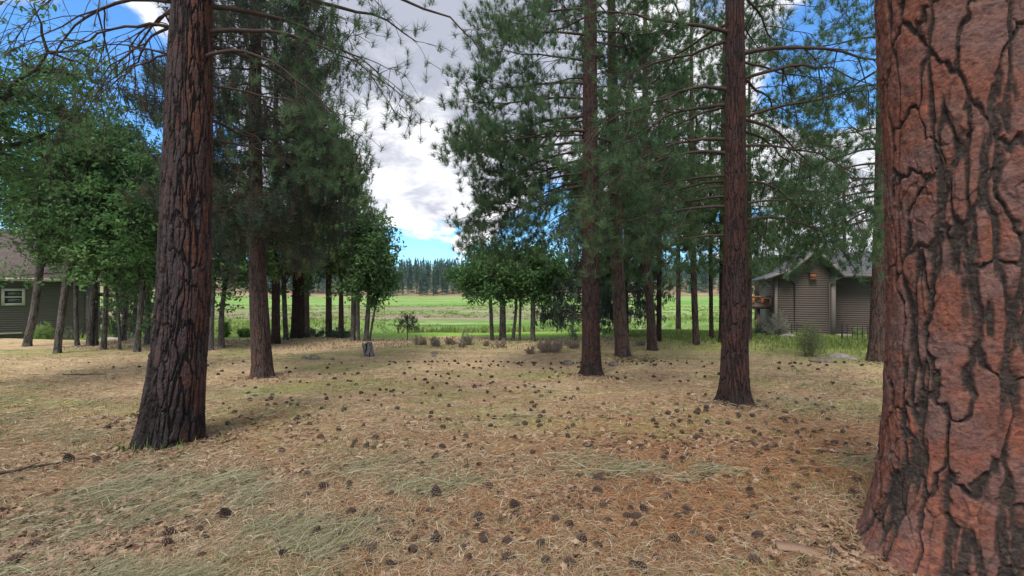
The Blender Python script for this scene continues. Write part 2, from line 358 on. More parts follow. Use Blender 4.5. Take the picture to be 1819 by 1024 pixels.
# ------------------------------------------------------------------ trunks
def trunk(parent, path, mat, H, flare=.35, nu=96, dz=.03, zfine=7., cellw=.11, cellh=.32, depth=.02, seed=1, lobes=5, flare_h=.22, name='trunk', sub=True, flare_dir=None, crackw=(.03, .16), fine_k=1.):
    """path: rows (x, y, z, r) from the foot up, world units; ends tapering at H. parent is the thing's empty"""
    path = np.asarray(path, float); base = np.array(parent.location)
    z0 = path[0, 2]
    last = path[-1]; prev = path[-2]; dzz = max(H-last[2], .5)
    sl = (last[:2]-prev[:2])/max(last[2]-prev[2], .1)*.3
    path = np.vstack([path, [last[0]+sl[0]*dzz, last[1]+sl[1]*dzz, H, max(.02, last[3]*.25)]])
    zf = np.arange(z0-.12, min(zfine, H), dz); zc = np.arange(zf[-1]+.1, H, .35) if H > zfine else []
    z = np.concatenate([zf, zc, [H]])
    cx = np.interp(z, path[:, 2], path[:, 0]); cy = np.interp(z, path[:, 2], path[:, 1]); r = np.interp(z, path[:, 2], path[:, 3])
    k = np.ones(9)/9
    if len(z) > 30:
        for q in (cx, cy, r):
            pad = np.concatenate([np.full(4, q[0]), q, np.full(4, q[-1])]); q[:] = np.convolve(pad, k, 'valid')
    th = np.arange(nu)/nu*2*np.pi
    TH, Z = np.meshgrid(th, z); Rr = np.repeat(r[:, None], nu, 1)
    rg = np.random.default_rng(seed); ph = rg.random(3)*6.28
    fl = np.exp(-(Z-z0)/flare_h)
    lob = .55+.45*np.sin(TH*lobes+ph[0]+.6*np.sin(TH*2+ph[1]))
    if flare_dir is not None: lob = lob*.5+1.1*np.clip(np.cos(TH-flare_dir), 0, 1)**2
    Rr = Rr*(1+flare*fl*lob)*(1+.03*np.sin(2*TH+ph[2]+Z*.8))
    rm = r[:40].mean(); circ = 2*np.pi*rm
    nc = max(5, int(round(circ/cellw))); U = TH/(2*np.pi)*nc; V = (Z-z0)/cellh+20
    wx = fbm(TH/(2*np.pi)*nc*1.0, V*1.7, nc, seed+3, 4)*1.1; wy = fbm(TH/(2*np.pi)*nc, V*1.2, nc, seed+13, 4)*1.0
    f1, f2, c = voronoi(U+wx, V+wy, nc, seed+31); e = f2-f1
    hf = fbm(U*6, (Z-z0)/cellw*4, nc*6, seed+81, 4, .6)
    dv = np.gradient(e, axis=0)/np.maximum(np.gradient(Z, axis=0), 1e-6)
    du = (np.roll(e, -1, 1)-np.roll(e, 1, 1))/(2*circ/nu)
    hor = dv**2/(dv**2+du**2+1e-9)                               # cracks that run across are thinner than those that run up
    wmod = (.35+1.9*vnoise(TH/(2*np.pi)*nc, V*.9, nc, seed+51)**1.5)*(1-.72*hor)
    eh = e+hf*.16
    big = 1-sstep(eh, crackw[0]*wmod, crackw[1]*wmod+.015)
    fu = np.abs(fbm(TH/(2*np.pi)*nc, V*.42, nc, seed+91, 4, .55)+hf*.03)
    big = np.maximum(big, (1-sstep(fu, .006, .050))*sstep(vnoise(U, V*.8, nc, seed+95), .15, .5))
    g1, g2, c2 = voronoi((U+wx*.8)*2.0, (V+wy)*2.0, nc*2, seed+41); e2 = g2-g1+hf*.15
    small = (1-sstep(e2, .02, .12))*sstep(vnoise(U*1.0, V*1.5, nc, seed+61), .4, .75)
    fine = fbm(U*4, (Z-z0)/cellw*2.6, nc*4, seed+71, 5, .6)
    fine = (.45*fine+.55*np.round(fine*9)/9+.35*hf)*fine_k
    disp = depth*(-big*1.0-small*.35+fine*.55+(c-.5)*.35)
    Rr = Rr+depth*.4+disp*np.minimum(1, r[:, None]/max(rm, .01))
    v = np.stack([cx[:, None]+Rr*np.cos(TH), cy[:, None]+Rr*np.sin(TH), Z], -1)-base
    n, m = TH.shape; idx = np.arange(n*m).reshape(n, m)
    a = idx[:-1]; b = idx[1:]
    f = np.stack([a, np.roll(a, -1, 1), np.roll(b, -1, 1), b], -1).reshape(-1, 4)
    crack = np.clip(big*(1.08+.8*hf)+small*.5-.25*np.minimum(0, fine*2), 0, 1)
    o = mk(name, v.reshape(-1, 3), [f], mat, parent, {'crack': crack.ravel(), 'cell': (c*.7+c2*.3).ravel(), 'var': (c*0).ravel()}, smooth=True)
    return lambda zz: np.stack([np.interp(zz, path[:, 2], path[:, 0]), np.interp(zz, path[:, 2], path[:, 1]), zz+0*np.asarray(zz)], -1)-base, (lambda zz: np.interp(zz, path[:, 2], path[:, 3]))
def px_path(pts, d, zoff=None):
    out = []
    for px, py, w in pts:
        p = world(px, py, d); out.append((p[0], p[1], p[2], w/F*d/2*math.cos(math.atan((px-CX)/F))))   # a round trunk looks wider off axis
    return out

# ------------------------------------------------------------------ branching
def curve(b, d, L, n, droop, tip, wig, rg):
    """b,d (T,3), L (T,), returns (T,n,3)"""
    s = np.linspace(0, 1, n)[None, :, None]; Lc = L[:, None, None]
    P = b[:, None]+d[:, None]*Lc*s
    P[:, :, 2] += (-droop[:, None]*s[:, :, 0]**2+tip[:, None]*s[:, :, 0]**4)*L[:, None]
    w = rg.normal(size=(len(L), n, 3))*wig*Lc; w = np.cumsum(w, 1); w -= w[:, :1]
    return P+w*s
def spawn(Pp, s, which):
    """points and tangents at parameter s on parents 'which'"""
    n = Pp.shape[1]; x = s*(n-1); i = np.minimum(x.astype(int), n-2); f = (x-i)[:, None]
    a = Pp[which, i]; b = Pp[which, i+1]
    return a*(1-f)+b*f, norm(b-a)
def needles(g, pos, dr, q, L, wdt, rg, spread=1.25, back=.07, var=None, bend=.15):
    K = len(pos)
    if K == 0: return
    d = np.repeat(dr, q, 0); p = np.repeat(pos, q, 0); n = K*q
    rv = norm(rg.normal(size=(n, 3))); perp = norm(np.cross(d, rv))
    th = rg.random(n)**.75*spread
    nd = norm(d*np.cos(th)[:, None]+perp*np.sin(th)[:, None])
    b = p-d*(rg.random(n)*back)[:, None]
    l = L*(.7+.5*rg.random(n))
    tip = b+nd*l[:, None]; tip[:, 2] -= bend*l*rg.random(n)
    side = norm(np.cross(nd, norm(rg.normal(size=(n, 3)))))*wdt/2
    v = np.stack([b-side, b+side, tip], 1).reshape(-1, 3)
    tv = rg.random(K) if var is None else var
    a = np.clip(np.repeat(np.repeat(tv, q)*.75+rg.random(n)*.25, 3), 0, 1)
    g.add(v, np.arange(n*3).reshape(-1, 3), a)

def pine_crown(parent, pos_at, rad_at, limbs, seed, sec=9, ter=5, tuftL=.15, tuftq=36, tuftw=.005, mat='needle', droop_t=.25, twig_r=.004, sec_len=.42, ter_len=(.14, .34), bare=.25, spread=1.25, back=.07, tip2=.35, vertical=.35, both=True, wig=.012):
    """limbs: rows (z, azimuth deg, length, rise, droop, tip)"""
    rg = np.random.default_rng(seed); L = np.array(limbs, float)
    az = np.radians(L[:, 1]); z = L[:, 0]; base = np.array(parent.location)
    b = pos_at(z+base[2]*0)
    b = b+np.stack([np.cos(az), np.sin(az), 0*az], -1)*rad_at(z)[:, None]*.6
    d = norm(np.stack([np.cos(az), np.sin(az), L[:, 3]], -1))
    Pl = curve(b, d, L[:, 2], 12, L[:, 4], L[:, 5], wig, rg)
    g = G(); s = np.linspace(0, 1, 12)
    r0 = np.clip(L[:, 2]*.0135, .010, .05)
    g.tubes(Pl, r0[:, None]*(1-.82*s)[None], 6)
    # secondary
    cnt = np.maximum(3, (sec*np.clip(L[:, 2]/2., .5, 1.6)).astype(int)); w = np.repeat(np.arange(len(L)), cnt)
    s2 = bare+(1-bare)*rg.random(len(w))**.85; s2[np.cumsum(cnt)-1] = .995
    p, t = spawn(Pl, s2, w)
    sgn = np.where(rg.random(len(w)) < .5, 1, -1)*rg.uniform(.5, 1.25, len(w)); endm = s2 > .99; sgn[endm] *= .15
    ca, sa = np.cos(sgn), np.sin(sgn)
    d2 = np.stack([t[:, 0]*ca-t[:, 1]*sa, t[:, 0]*sa+t[:, 1]*ca, t[:, 2]*.5+rg.normal(0, vertical, len(w))-.05], -1)
    l2 = L[w, 2]*sec_len*(1.15-.75*s2)*rg.uniform(.6, 1.25, len(w))+.12
    P2 = curve(p, norm(d2), l2, 7, rg.uniform(.1, .8, len(w))*droop_t*2, rg.uniform(.2, 1, len(w))*tip2, .03, rg)
    s = np.linspace(0, 1, 7)
    g.tubes(P2, np.clip(l2*.011, .004, .014)[:, None]*(1-.6*s)[None], 4)
    # tertiary
    cnt = np.maximum(2, (ter*np.clip(l2/.7, .5, 1.7)).astype(int)); w3 = np.repeat(np.arange(len(w)), cnt)
    s3 = .35+.65*rg.random(len(w3))**.6; p, t = spawn(P2, s3, w3)
    d3 = norm(t*.8+rg.normal(size=t.shape)*np.array([.6, .6, .45]))
    l3 = rg.uniform(*ter_len, len(w3)); P3 = curve(p, d3, l3, 5, rg.uniform(0, 1, len(w3))*droop_t*2, rg.uniform(.2, 1, len(w3))*tip2*1.4, .03, rg)
    s = np.linspace(0, 1, 5)
    g.tubes(P3, np.full((len(w3), 1), twig_r)*(1-.4*s)[None], 3)
    g.build('branches', M['twig'], parent)
    pos = np.concatenate([P3[:, -1], P2[:, -1]]); dr = norm(np.concatenate([P3[:, -1]-P3[:, -2], P2[:, -1]-P2[:, -2]])+np.array([0, 0, .15]))
    ng = G(); needles(ng, pos, dr, tuftq, tuftL, tuftw, rg, spread, back)
    o = ng.build('needles', M[mat], parent)
    return len(pos)

def gen_limbs(rg, z0, z1, n, Lf, rise=(.0, .3), droop=(.1, .5), tip=(.1, .4), az0=0, azrange=None, avoid=None):
    out = []
    for i in range(n):
        z = z0+(z1-z0)*(i+rg.random()*.8)/n
        az = az0+i*137.5+rg.uniform(-25, 25)
        if azrange: az = rg.uniform(*azrange)
        if avoid and abs((az-270+180) % 360-180) < avoid and z < 8: az += 180
        out.append((z, az, Lf(z)*rg.uniform(.7, 1.15), rg.uniform(*rise), rg.uniform(*droop), rg.uniform(*tip)))
    return out

# ---- the tall dark-barked pine, left
d = gdepth(782)
def pine_thing(name, px, py, d, label, group='ponderosa pines on the lot', cat='pine tree'):
    x, y, _ = world(px, py, d); return empty(name, (x, y, float(gz(x, y))), label, cat, group)
t = pine_thing('pine_tree', 312, 782, d, 'tall thick pine with dark charred furrowed bark and a wide flaring foot, left foreground')
path = px_path([(306, 782, 112), (313, 690, 107), (321, 600, 101), (328, 500, 95), (333, 300, 86), (338, 130, 78), (341, 0, 70)], d)
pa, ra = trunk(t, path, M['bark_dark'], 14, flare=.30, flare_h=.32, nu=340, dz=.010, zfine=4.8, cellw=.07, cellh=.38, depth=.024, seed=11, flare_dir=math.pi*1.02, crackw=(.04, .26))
rg = np.random.default_rng(5)
lim = [(4.3, 10, 1.9, .28, .55, .0), (4.0, -10, 1.6, .35, .75, .1), (4.6, 30, 2.1, .2, .45, .1), (4.2, 50, 1.8, .2, .5, .1), (3.75, 20, 1.2, .1, .3, .2), (3.2, 40, 1.1, .1, .3, .2), (3.45, 75, 1.5, .1, .3, .2),
       (4.6, -25, 1.7, .15, .4, .1), (4.9, -5, 1.8, .1, .2, .1), (5.0, 8, 2.1, .15, .05, .1)]
pine_crown(t, pa, ra, lim, 21, sec=12, ter=6, tuftL=.125, tuftq=38, tuftw=.0042, droop_t=.34, tip2=.2, sec_len=.38, ter_len=(.12, .32), bare=.3, wig=.02)
lim = [(4.05, 178, 1.0, .25, .7, .0), (4.3, 200, 1.3, .2, .7, .0), (4.4, 160, 1.4, .1, .6, .0), (4.0, 215, .9, .1, .5, .0), (4.6, 185, 1.7, .1, .6, .0), (4.5, 172, 1.2, .2, .8, 0), (4.7, 150, 1.7, .1, .4, .1), (4.55, 225, 1.6, .1, .45, .1)]
pine_crown(t, pa, ra, lim, 221, sec=10, ter=3, tuftL=.11, tuftq=16, tuftw=.0038, droop_t=.8, tip2=.1, sec_len=.5, ter_len=(.15, .42), bare=.2, wig=.035)
pine_crown(t, pa, ra, gen_limbs(rg, 5.4, 13, 20, lambda z: 2.2*(1.15-(z-5)/10)), 222, sec=6, ter=4, tuftL=.14, tuftq=28, tuftw=.007)

pine_crown(t, pa, ra, [(5.0, 3, 2.7, .0, .17, .0), (4.95, 14, 2.45, .0, .2, .0)], 223, sec=3, ter=2, tuftL=.13, tuftq=34, tuftw=.0042, droop_t=.5, sec_len=.2, ter_len=(.1, .2), bare=.6, wig=.02)

# ---- dense dark fir, second from left
d = gdepth(668)
t = pine_thing('fir_tree', 466, 668, d, 'dark dense conifer with slim brown trunk, right of the charred pine', 'conifers on the lot', 'conifer')
pa, ra = trunk(t, px_path([(467, 668, 37), (463, 600, 35), (458, 500, 31), (455, 400, 27), (453, 200, 22), (455, 0, 17)], d), M['bark_brown'], 12, nu=150, dz=.016, cellw=.045, cellh=.22, depth=.014, seed=12, flare=.3, flare_h=.12)
rg = np.random.default_rng(6)
lim = gen_limbs(rg, 2.35, 10, 110, lambda z: np.interp(z, [2.3, 3, 4.5, 6.5, 11.5], [1.0, 1.35, 1.5, 1.25, .4]), rise=(-.15, .2), droop=(.1, .4), tip=(0, .3))
pine_crown(t, pa, ra, lim, 22, sec=17, ter=8, tuftL=.095, tuftq=34, tuftw=.0105, mat='fir', bare=.05, ter_len=(.1, .26), spread=1.3, back=.2, droop_t=.2, sec_len=.5)

# ---- pine with the big left-hand crown, centre right
d = gdepth(665)
t = pine_thing('pine_tree', 1051, 665, d, 'red-barked slender pine whose needle crown spreads left over the open sky, right of centre')
pa, ra = trunk(t, px_path([(1051, 665, 36), (1050, 600, 31), (1049, 500, 29), (1048, 300, 26), (1048, 150, 24), (1049, 0, 21)], d), M['bark_red'], 12, nu=150, dz=.016, cellw=.06, cellh=.24, depth=.018, seed=13, flare=.45, flare_h=.12)
rg = np.random.default_rng(8)
lim = [(3.5, 182, 2.0, -.1, .35, .12), (3.3, 190, 1.9, .0, .5, .1), (3.75, 165, 2.1, .0, .4, .15), (3.1, 190, 1.3, -.1, .6, .05), (2.95, 172, 1.15, -.2, .4, .1), (3.6, 150, 1.7, .0, .5, .1),
       (4.3, 180, 2.2, .0, .3, .2), (4.5, 200, 2.3, .0, .35, .2), (4.8, 170, 2.2, .0, .3, .2), (5.1, 188, 2.1, .1, .3, .2), (5.4, 178, 1.9, .1, .3, .2), (5.8, 195, 1.7, .1, .3, .2), (4.0, 150, 2.0, .0, .3, .2), (4.15, 172, 1.8, .0, .3, .2),
       (3.4, -5, 1.5, -.05, .35, .1), (4.0, 10, 1.5, -.05, .35, .1), (4.4, 20, 1.6, 0, .3, .1), (6.3, 184, 1.9, .1, .3, .2), (6.8, 170, 1.8, .1, .3, .2)]
lim += gen_limbs(rg, 3.6, 11.5, 38, lambda z: np.interp(z, [3.5, 5, 7, 11.5], [1.5, 1.7, 1.7, .6]), avoid=78)
pine_crown(t, pa, ra, lim, 23, sec=21, ter=8, tuftL=.145, tuftq=42, tuftw=.0062, droop_t=.3, tip2=.25, sec_len=.42, ter_len=(.12, .32), bare=.22)

# ---- furrowed pine, right
d = gdepth(713)
t = pine_thing('pine_tree', 1304, 713, d, 'straight dark red furrowed pine with long curving limbs, left of the giant trunk')
pa, ra = trunk(t, px_path([(1304, 713, 54), (1305, 640, 49), (1306, 500, 44), (1306, 300, 38), (1306, 150, 34), (1305, 0, 30)], d), M['bark_red'], 12, nu=230, dz=.012, zfine=6, cellw=.055, cellh=.34, depth=.022, seed=14, flare=.42, flare_h=.14, crackw=(.04, .22))
rg = np.random.default_rng(9)
lim = [(4.55, 0, 2.0, .35, .45, -.1), (4.4, 180, 2.1, .2, .5, 0), (3.7, 170, 2.0, .2, .5, .0), (2.55, 5, 1.5, .25, .45, .0), (2.75, 175, 1.8, .1, .35, .1), (3.1, 15, 1.5, .2, .6, .0), (3.5, 170, 1.9, .3, .6, 0), (2.9, 150, 1.5, .1, .3, .1),
       (3.6, -20, 1.6, .0, .5, .0), (4.0, 25, 1.9, .1, .5, .0), (4.9, -10, 2.3, .2, .4, .0), (5.2, 190, 2.3, .2, .3, .1), (2.35, 165, 1.4, .0, .2, .1), (2.5, 40, 1.2, .0, .3, .1), (4.2, 165, 1.9, .1, .4, .1), (3.2, 150, 1.8, .1, .3, .1)]
lim += gen_limbs(rg, 2.6, 11.5, 34, lambda z: np.interp(z, [2.5, 4, 7, 11.5], [1.3, 1.8, 2.0, .7]), droop=(.2, .6), avoid=60)
pine_crown(t, pa, ra, lim, 24, sec=12, ter=6, tuftL=.145, tuftq=38, tuftw=.0058, droop_t=.5, tip2=.2, sec_len=.45, ter_len=(.15, .38), bare=.25, wig=.022)

# ---- giant trunk, right edge
gx, gy = 2.72, 2.82
t = empty('pine_tree', (gx, gy, float(gz(gx, gy))-.02), 'giant pine trunk with orange bark plates and black fissures filling the right edge', 'pine tree', 'ponderosa pines on the lot')
path = [(gx+.0, gy, 0, .44), (gx, gy, .5, .415), (gx-.005, gy, 1.4, .39), (gx-.04, gy, 2.4, .385), (gx-.11, gy, 3.3, .38)]
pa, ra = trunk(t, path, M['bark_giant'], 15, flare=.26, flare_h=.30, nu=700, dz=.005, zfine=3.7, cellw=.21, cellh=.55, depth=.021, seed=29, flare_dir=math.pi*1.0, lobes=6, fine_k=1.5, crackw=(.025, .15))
rg = np.random.default_rng(10)
lim = gen_limbs(rg, 5.5, 14, 20, lambda z: 2.2)
pine_crown(t, pa, ra, lim, 25, sec=6, ter=4, tuftL=.15, tuftq=24, tuftw=.006)

# ---- pine before the right house
d = gdepth(643)
t = pine_thing('pine_tree', 1557, 643, d, 'brown pine with low drooping green boughs before the grey house')
pa, ra = trunk(t, px_path([(1557, 643, 34), (1560, 580, 30), (1563, 480, 27), (1566, 300, 24), (1568, 100, 20), (1568, 0, 18)], d), M['bark_brown'], 12, nu=130, dz=.02, cellw=.06, cellh=.24, depth=.016, seed=15, flare=.35, flare_h=.14)
rg = np.random.default_rng(12)
lim = [(3.6, 185, 2.0, -.1, .45, .15), (3.3, 195, 1.9, -.1, .45, .15), (3.1, 175, 1.7, -.1, .45, .15), (3.9, 190, 2.1, -.1, .4, .15), (3.4, 220, 1.9, -.05, .45, .15), (3.7, 165, 1.9, 0, .45, .1), (4.3, 180, 2.0, 0, .4, .1), (4.6, 200, 2.2, 0, .4, .1)]
lim += gen_limbs(rg, 3.6, 11.5, 32, lambda z: np.interp(z, [3, 5, 7, 11.5], [1.5, 2.0, 1.8, .6]))
pine_crown(t, pa, ra, lim, 26, sec=15, ter=7, tuftL=.155, tuftq=34, tuftw=.008, droop_t=.4, tip2=.3, bare=.3, mat='needle_far')

# ---- middle pines: own trunks; crowns of the first kind are shared copies
def mid_pine(pts, label, bark, crown, H=11, seed=1, group='ponderosa pines on the lot', name='pine_tree', cat='pine tree', src=None, zscale=1., rot=0., nu=80):
    d = gdepth(min(max(pts[0][1], 560), 700)) if pts[0][1] > 604 else 14.6+(604-pts[0][1])*.5
    x, y, _ = world(pts[0][0], pts[0][1], d)
    t = empty(name, (x, y, float(gz(x, y))), label, cat, group)
    pth = px_path(pts, d); 
    pa, ra = trunk(t, pth, M[bark], H, nu=nu, dz=.03, cellw=.07, cellh=.28, depth=.015, seed=seed, flare=.3, flare_h=.13)
    if src is not None:
        for ch in src.children:
            if ch.name.split('.')[0] in ('branches', 'needles'):
                c = ch.copy(); COL.objects.link(c); c.parent = t; c.rotation_euler = (0, 0, R(rot)); c.scale = (1, 1, zscale)
    else:
        rg = np.random.default_rng(seed+100)
        pine_crown(t, pa, ra, crown(rg), seed+200, sec=12, ter=6, tuftL=.16, tuftq=30, tuftw=.0105, mat='needle_far', droop_t=.35, bare=.15, twig_r=.005)
    return t
mk1 = lambda z0, z1, n, L: (lambda rg: gen_limbs(rg, z0, z1, n, lambda z: np.interp(z, [z0, z0+1.5, z1], [L*.85, L, L*.35]), rise=(-.1, .25), avoid=35))
m7 = mid_pine([(1107, 633, 26), (1102, 580, 24), (1096, 450, 22), (1092, 300, 20), (1088, 150, 17), (1086, 0, 14)], 'grey-brown pine leaning slightly left behind the slender red pine', 'bark_brown', mk1(2.9, 10.5, 44, 1.5), seed=31, nu=110)
m8 = mid_pine([(1159, 621, 17), (1156, 560, 15), (1149, 480, 13), (1146, 350, 12), (1146, 200, 10)], 'thin pine with a bent trunk, between the leaning pine and the furrowed pine', 'bark_brown', mk1(2.2, 10, 44, 1.5), seed=32)
m9 = mid_pine([(1237, 613, 12), (1234, 550, 11), (1231, 450, 10), (1229, 300, 9)], 'thin pine standing beside the pale sand patch on the meadow', 'bark_brown', mk1(2.4, 9, 40, 1.4), seed=33)
mid_pine([(1170, 607, 9), (1171, 540, 8), (1171, 400, 7)], 'very thin reddish pine close behind the bent trunk', 'bark_red', None, seed=34, H=8, src=m8, rot=90, zscale=.9)
mid_pine([(1264, 603, 8), (1263, 540, 7), (1262, 400, 6)], 'small thin pine at the lot edge, just left of the furrowed pine', 'bark_brown', None, seed=35, H=8, src=m9, rot=200, zscale=.9)
mid_pine([(1284, 608, 14), (1284, 540, 13), (1285, 400, 12), (1286, 200, 10)], 'red pine half hidden behind the left side of the furrowed pine', 'bark_red', None, seed=36, H=9, src=m7, rot=140)
mid_pine([(1331, 606, 10), (1331, 540, 9), (1331, 400, 8)], 'slim pine showing past the right side of the furrowed pine, by the deck', 'bark_brown', None, seed=37, H=9, src=m8, rot=60)
mid_pine([(490, 611, 16), (490, 540, 14), (490, 470, 13), (490, 300, 11)], 'slim reddish pine just right of the dense dark conifer', 'bark_red', None, seed=38, H=9.5, src=m7, rot=250)
m4 = mid_pine([(529, 603, 25), (530, 540, 22), (531, 470, 20), (533, 300, 17)], 'stout red-trunked pine at the meadow edge, left of the oak cluster', 'bark_red', mk1(3.0, 9, 40, 1.15), seed=39)
mid_pine([(584, 602, 11), (584, 540, 10), (584, 470, 9), (584, 330, 7)], 'small straight pine with light green boughs, beside the oak cluster left of the stump', 'bark_brown', mk1(1.9, 5.6, 40, 1.2), H=6, seed=40)
mid_pine([(1112, 601, 8), (1112, 500, 7), (1112, 400, 6)], 'thin pine right behind the leaning pine', 'bark_brown', None, H=8, seed=41, src=m9, rot=30, zscale=.85)

# light green fir behind, left of the oak cluster
def fir_thing(px, py, d, H, Rm, label, mat='fir_light', z0=.6, n=60, seed=50, name='fir_tree', q=26, wid=.019, sec=13, ter=7, L=.11, wpx=9):
    x, y, _ = world(px, py, d); zb = float(height(x, y))
    t = empty(name, (x, y, zb), label, 'conifer', 'conifers on the lot')
    w = wpx/F*d/2
    pa, ra = trunk(t, [(x, y, zb, w), (x, y, zb+H*.5, w*.6)], M['bark_brown'], zb+H, nu=24, dz=.08, seed=seed, cellw=.08, cellh=.3, depth=.01)
    rg = np.random.default_rng(seed)
    lim = gen_limbs(rg, zb+z0, zb+H-.1, n, lambda z: Rm*(1.05-(z-zb)/H)+.08, rise=(.0, .3), droop=(.1, .35))
    pine_crown(t, pa, ra, lim, seed+1, sec=sec, ter=ter, tuftL=L, tuftq=q, tuftw=wid, mat=mat, bare=.08, ter_len=(.1, .25), back=.16, spread=1.1, twig_r=.006)
    return t
fir_thing(606, 600, 15.4, 6.3, 2.1, 'pale green conifer rising behind the oak cluster, left of the stump', seed=51, n=100, z0=2.0)
fir_thing(634, 600, 26, 9.8, 1.9, 'slender pointed pine standing against the white cloud', seed=52, mat='needle_far', n=44, z0=3.5, sec=9, ter=5)
fir_thing(545, 600, 17, 9.5, 1.15, 'broad dark green conifer behind the stout red-trunked pine', seed=53, mat='fir', n=70, z0=3.0)
fir_thing(1040, 598, 15.2, 5.3, 1.4, 'grey-green juniper with foliage almost to the ground, behind the slender red pine', seed=54, mat='juniper', n=120, z0=.45, name='juniper_tree', sec=14, ter=7, L=.09, q=22)
fir_thing(1112, 598, 15.8, 5.0, 1.3, 'second grey-green juniper, behind the leaning pine', seed=55, mat='juniper', n=100, z0=.7, name='juniper_tree', sec=14, ter=7, L=.09, q=22)
fir_thing(1205, 600, 19, 10, 2.4, 'full green conifer filling the gap left of the furrowed pine', seed=56, mat='needle_far', n=70, z0=3.5)
fir_thing(1400, 600, 30, 9.5, 2.6, 'green conifer rising behind the ridge of the grey house', seed=57, mat='needle_far', n=70, z0=2.5)
fir_thing(1500, 600, 33, 11, 2.9, 'tall green conifer behind the right wing of the grey house', seed=58, mat='juniper', n=70, z0=3)
fir_thing(1345, 600, 34, 7.0, 2.2, 'rounded dark conifer below and behind the wooden deck', seed=59, mat='fir', n=60, z0=.8)
fir_thing(240, 607, 19, 3.6, 1.1, 'small dark conifer with low boughs in the garden behind the left oaks', seed=60, mat='fir', n=50, z0=.5)

# ------------------------------------------------------------------ oaks
def oak(pts, H, cr, label, bark='bark_oak', leaf='oak_leaf', seed=1, nclump=85, leaves=120, ls=.058, lean=(0, 0), d=None, zc=None, name='oak_tree', group='oaks in the left grove', trunks=None, cat='oak tree'):
    """cr = (rx, ry, rz) crown half sizes; zc crown centre height above ground"""
    rg = np.random.default_rng(seed)
    if d is None: d = gdepth(pts[0][1]) if pts[0][1] > 604 else 14.6
    x, y, _ = world(pts[0][0], pts[0][1], d); zb = float(gz(x, y))
    t = empty(name, (x, y, zb), label, cat, group)
    grove = group == 'oaks in the left grove' and pts[0][0] > 0
    if grove: cr = (cr[0]*1.08, cr[1], cr[2]*1.12); zc = (zc or H-cr[2])-.25; nclump = int(nclump*1.3); pts = [(a, b, w_*.84) for a, b, w_ in pts]
    pth = px_path(pts, d); pth[0] = (pth[0][0], pth[0][1], zb, pth[0][3])
    pa, ra = trunk(t, pth, M[bark], zb+H*.9, nu=40, dz=.05, cellw=.05, cellh=.16, depth=.008, seed=seed, flare=.35, flare_h=.1)
    zc = zc or H-cr[2]
    top = np.array([pa(np.array([zb+zc]))[0][0]+lean[0], pa(np.array([zb+zc]))[0][1]+lean[1], zc])
    g = G(); limbs = []
    nl = 10
    z1 = max(.9, zc-cr[2]*1.05)
    for i in range(nl):
        a = i*2.4+rg.uniform(-.4, .4); zz = z1+(zc+cr[2]*.3-z1)*i/nl*.9
        b = pa(np.array([zb+zz]))[0]; b[2] = zz
        e = top+np.array([np.cos(a)*cr[0], np.sin(a)*cr[1], rg.uniform(-.4, .9)*cr[2]])*rg.uniform(.55, .85)
        s = np.linspace(0, 1, 9)[:, None]; c = b*(1-s)+e*s
        c[:, 2] += np.sin(s[:, 0]*np.pi)*rg.uniform(-.25, .15); w = np.cumsum(rg.normal(size=c.shape)*.05, 0); c += (w-w[0])*s
        limbs.append(c)
    LP = np.array(limbs); r0 = max(.02, pts[0][2]/F*d*.17); s = np.linspace(0, 1, 9)
    g.tubes(LP, r0*(1-.75*s)[None]*np.ones((nl, 1)), 6)
    # clumps through the crown volume, fewer inside
    v = norm(rg.normal(size=(nclump, 3)))*(rg.random((nclump, 1))**.45)
    C = top+v*np.array(cr)*(1.02+.2*rg.normal(size=(nclump, 1)))
    flat = LP.reshape(-1, 3); dd = np.linalg.norm(C[:, None]-flat[None], axis=2)+.6*np.maximum(0, flat[None, :, 2]-C[:, None, 2]); k = dd.argmin(1)
    A = flat[k]; s = np.linspace(0, 1, 6)[None, :, None]
    T = A[:, None]*(1-s)+C[:, None]*s; w = np.cumsum(rg.normal(size=T.shape)*.035, 1); T += (w-w[:, :1])*s
    g.tubes(T, np.clip(r0*.35, .006, .03)*(1-.7*np.linspace(0, 1, 6))[None]*np.ones((nclump, 1)), 4)
    # twigs in clump
    tn = 7; which = np.repeat(np.arange(nclump), tn); cs = min(cr)*.24
    E = C[which]+rg.normal(size=(len(which), 3))*cs*np.array([1, 1, .65]); B = T[which, 4]
    s = np.linspace(0, 1, 4)[None, :, None]; TT = B[:, None]*(1-s)+E[:, None]*s; TT[:, 1:3] += rg.normal(size=(len(which), 2, 3))*.03
    g.tubes(TT, np.full((len(which), 4), .0045), 3)
    g.build('branches', M['twig_oak'], t)
    # leaves near the twigs
    nL = int(nclump*leaves*.72); wi = rg.integers(0, len(which), nL); sp = rg.random(nL)**.6
    p = TT[wi, 0]*(1-sp)[:, None]+TT[wi, 3]*sp[:, None]+rg.normal(size=(nL, 3))*.085
    nrm = norm(rg.normal(size=(nL, 3))+np.array([0, 0, .9])); u = norm(np.cross(nrm, rg.normal(size=(nL, 3)))); w = np.cross(nrm, u)
    l = (ls*(.6+.7*rg.random(nL)))[:, None]; wd = l*.36
    V = np.stack([p-u*l, p-u*l*.2+w*wd, p+u*l*.45+w*wd*1.15, p+u*l, p+u*l*.45-w*wd*1.15, p-u*l*.2-w*wd], 1)
    V[:, [1, 2, 4, 5]] += (nrm*l*.22)[:, None]
    ix = np.arange(nL*6).reshape(-1, 6)
    cv = rg.random(nclump)[which[wi]]*.5+rg.random(nL)*.5
    lg = G(); lg.add(V.reshape(-1, 3), ix, np.repeat(cv, 6)); lg.build('leaves', M[leaf], t)
    return t
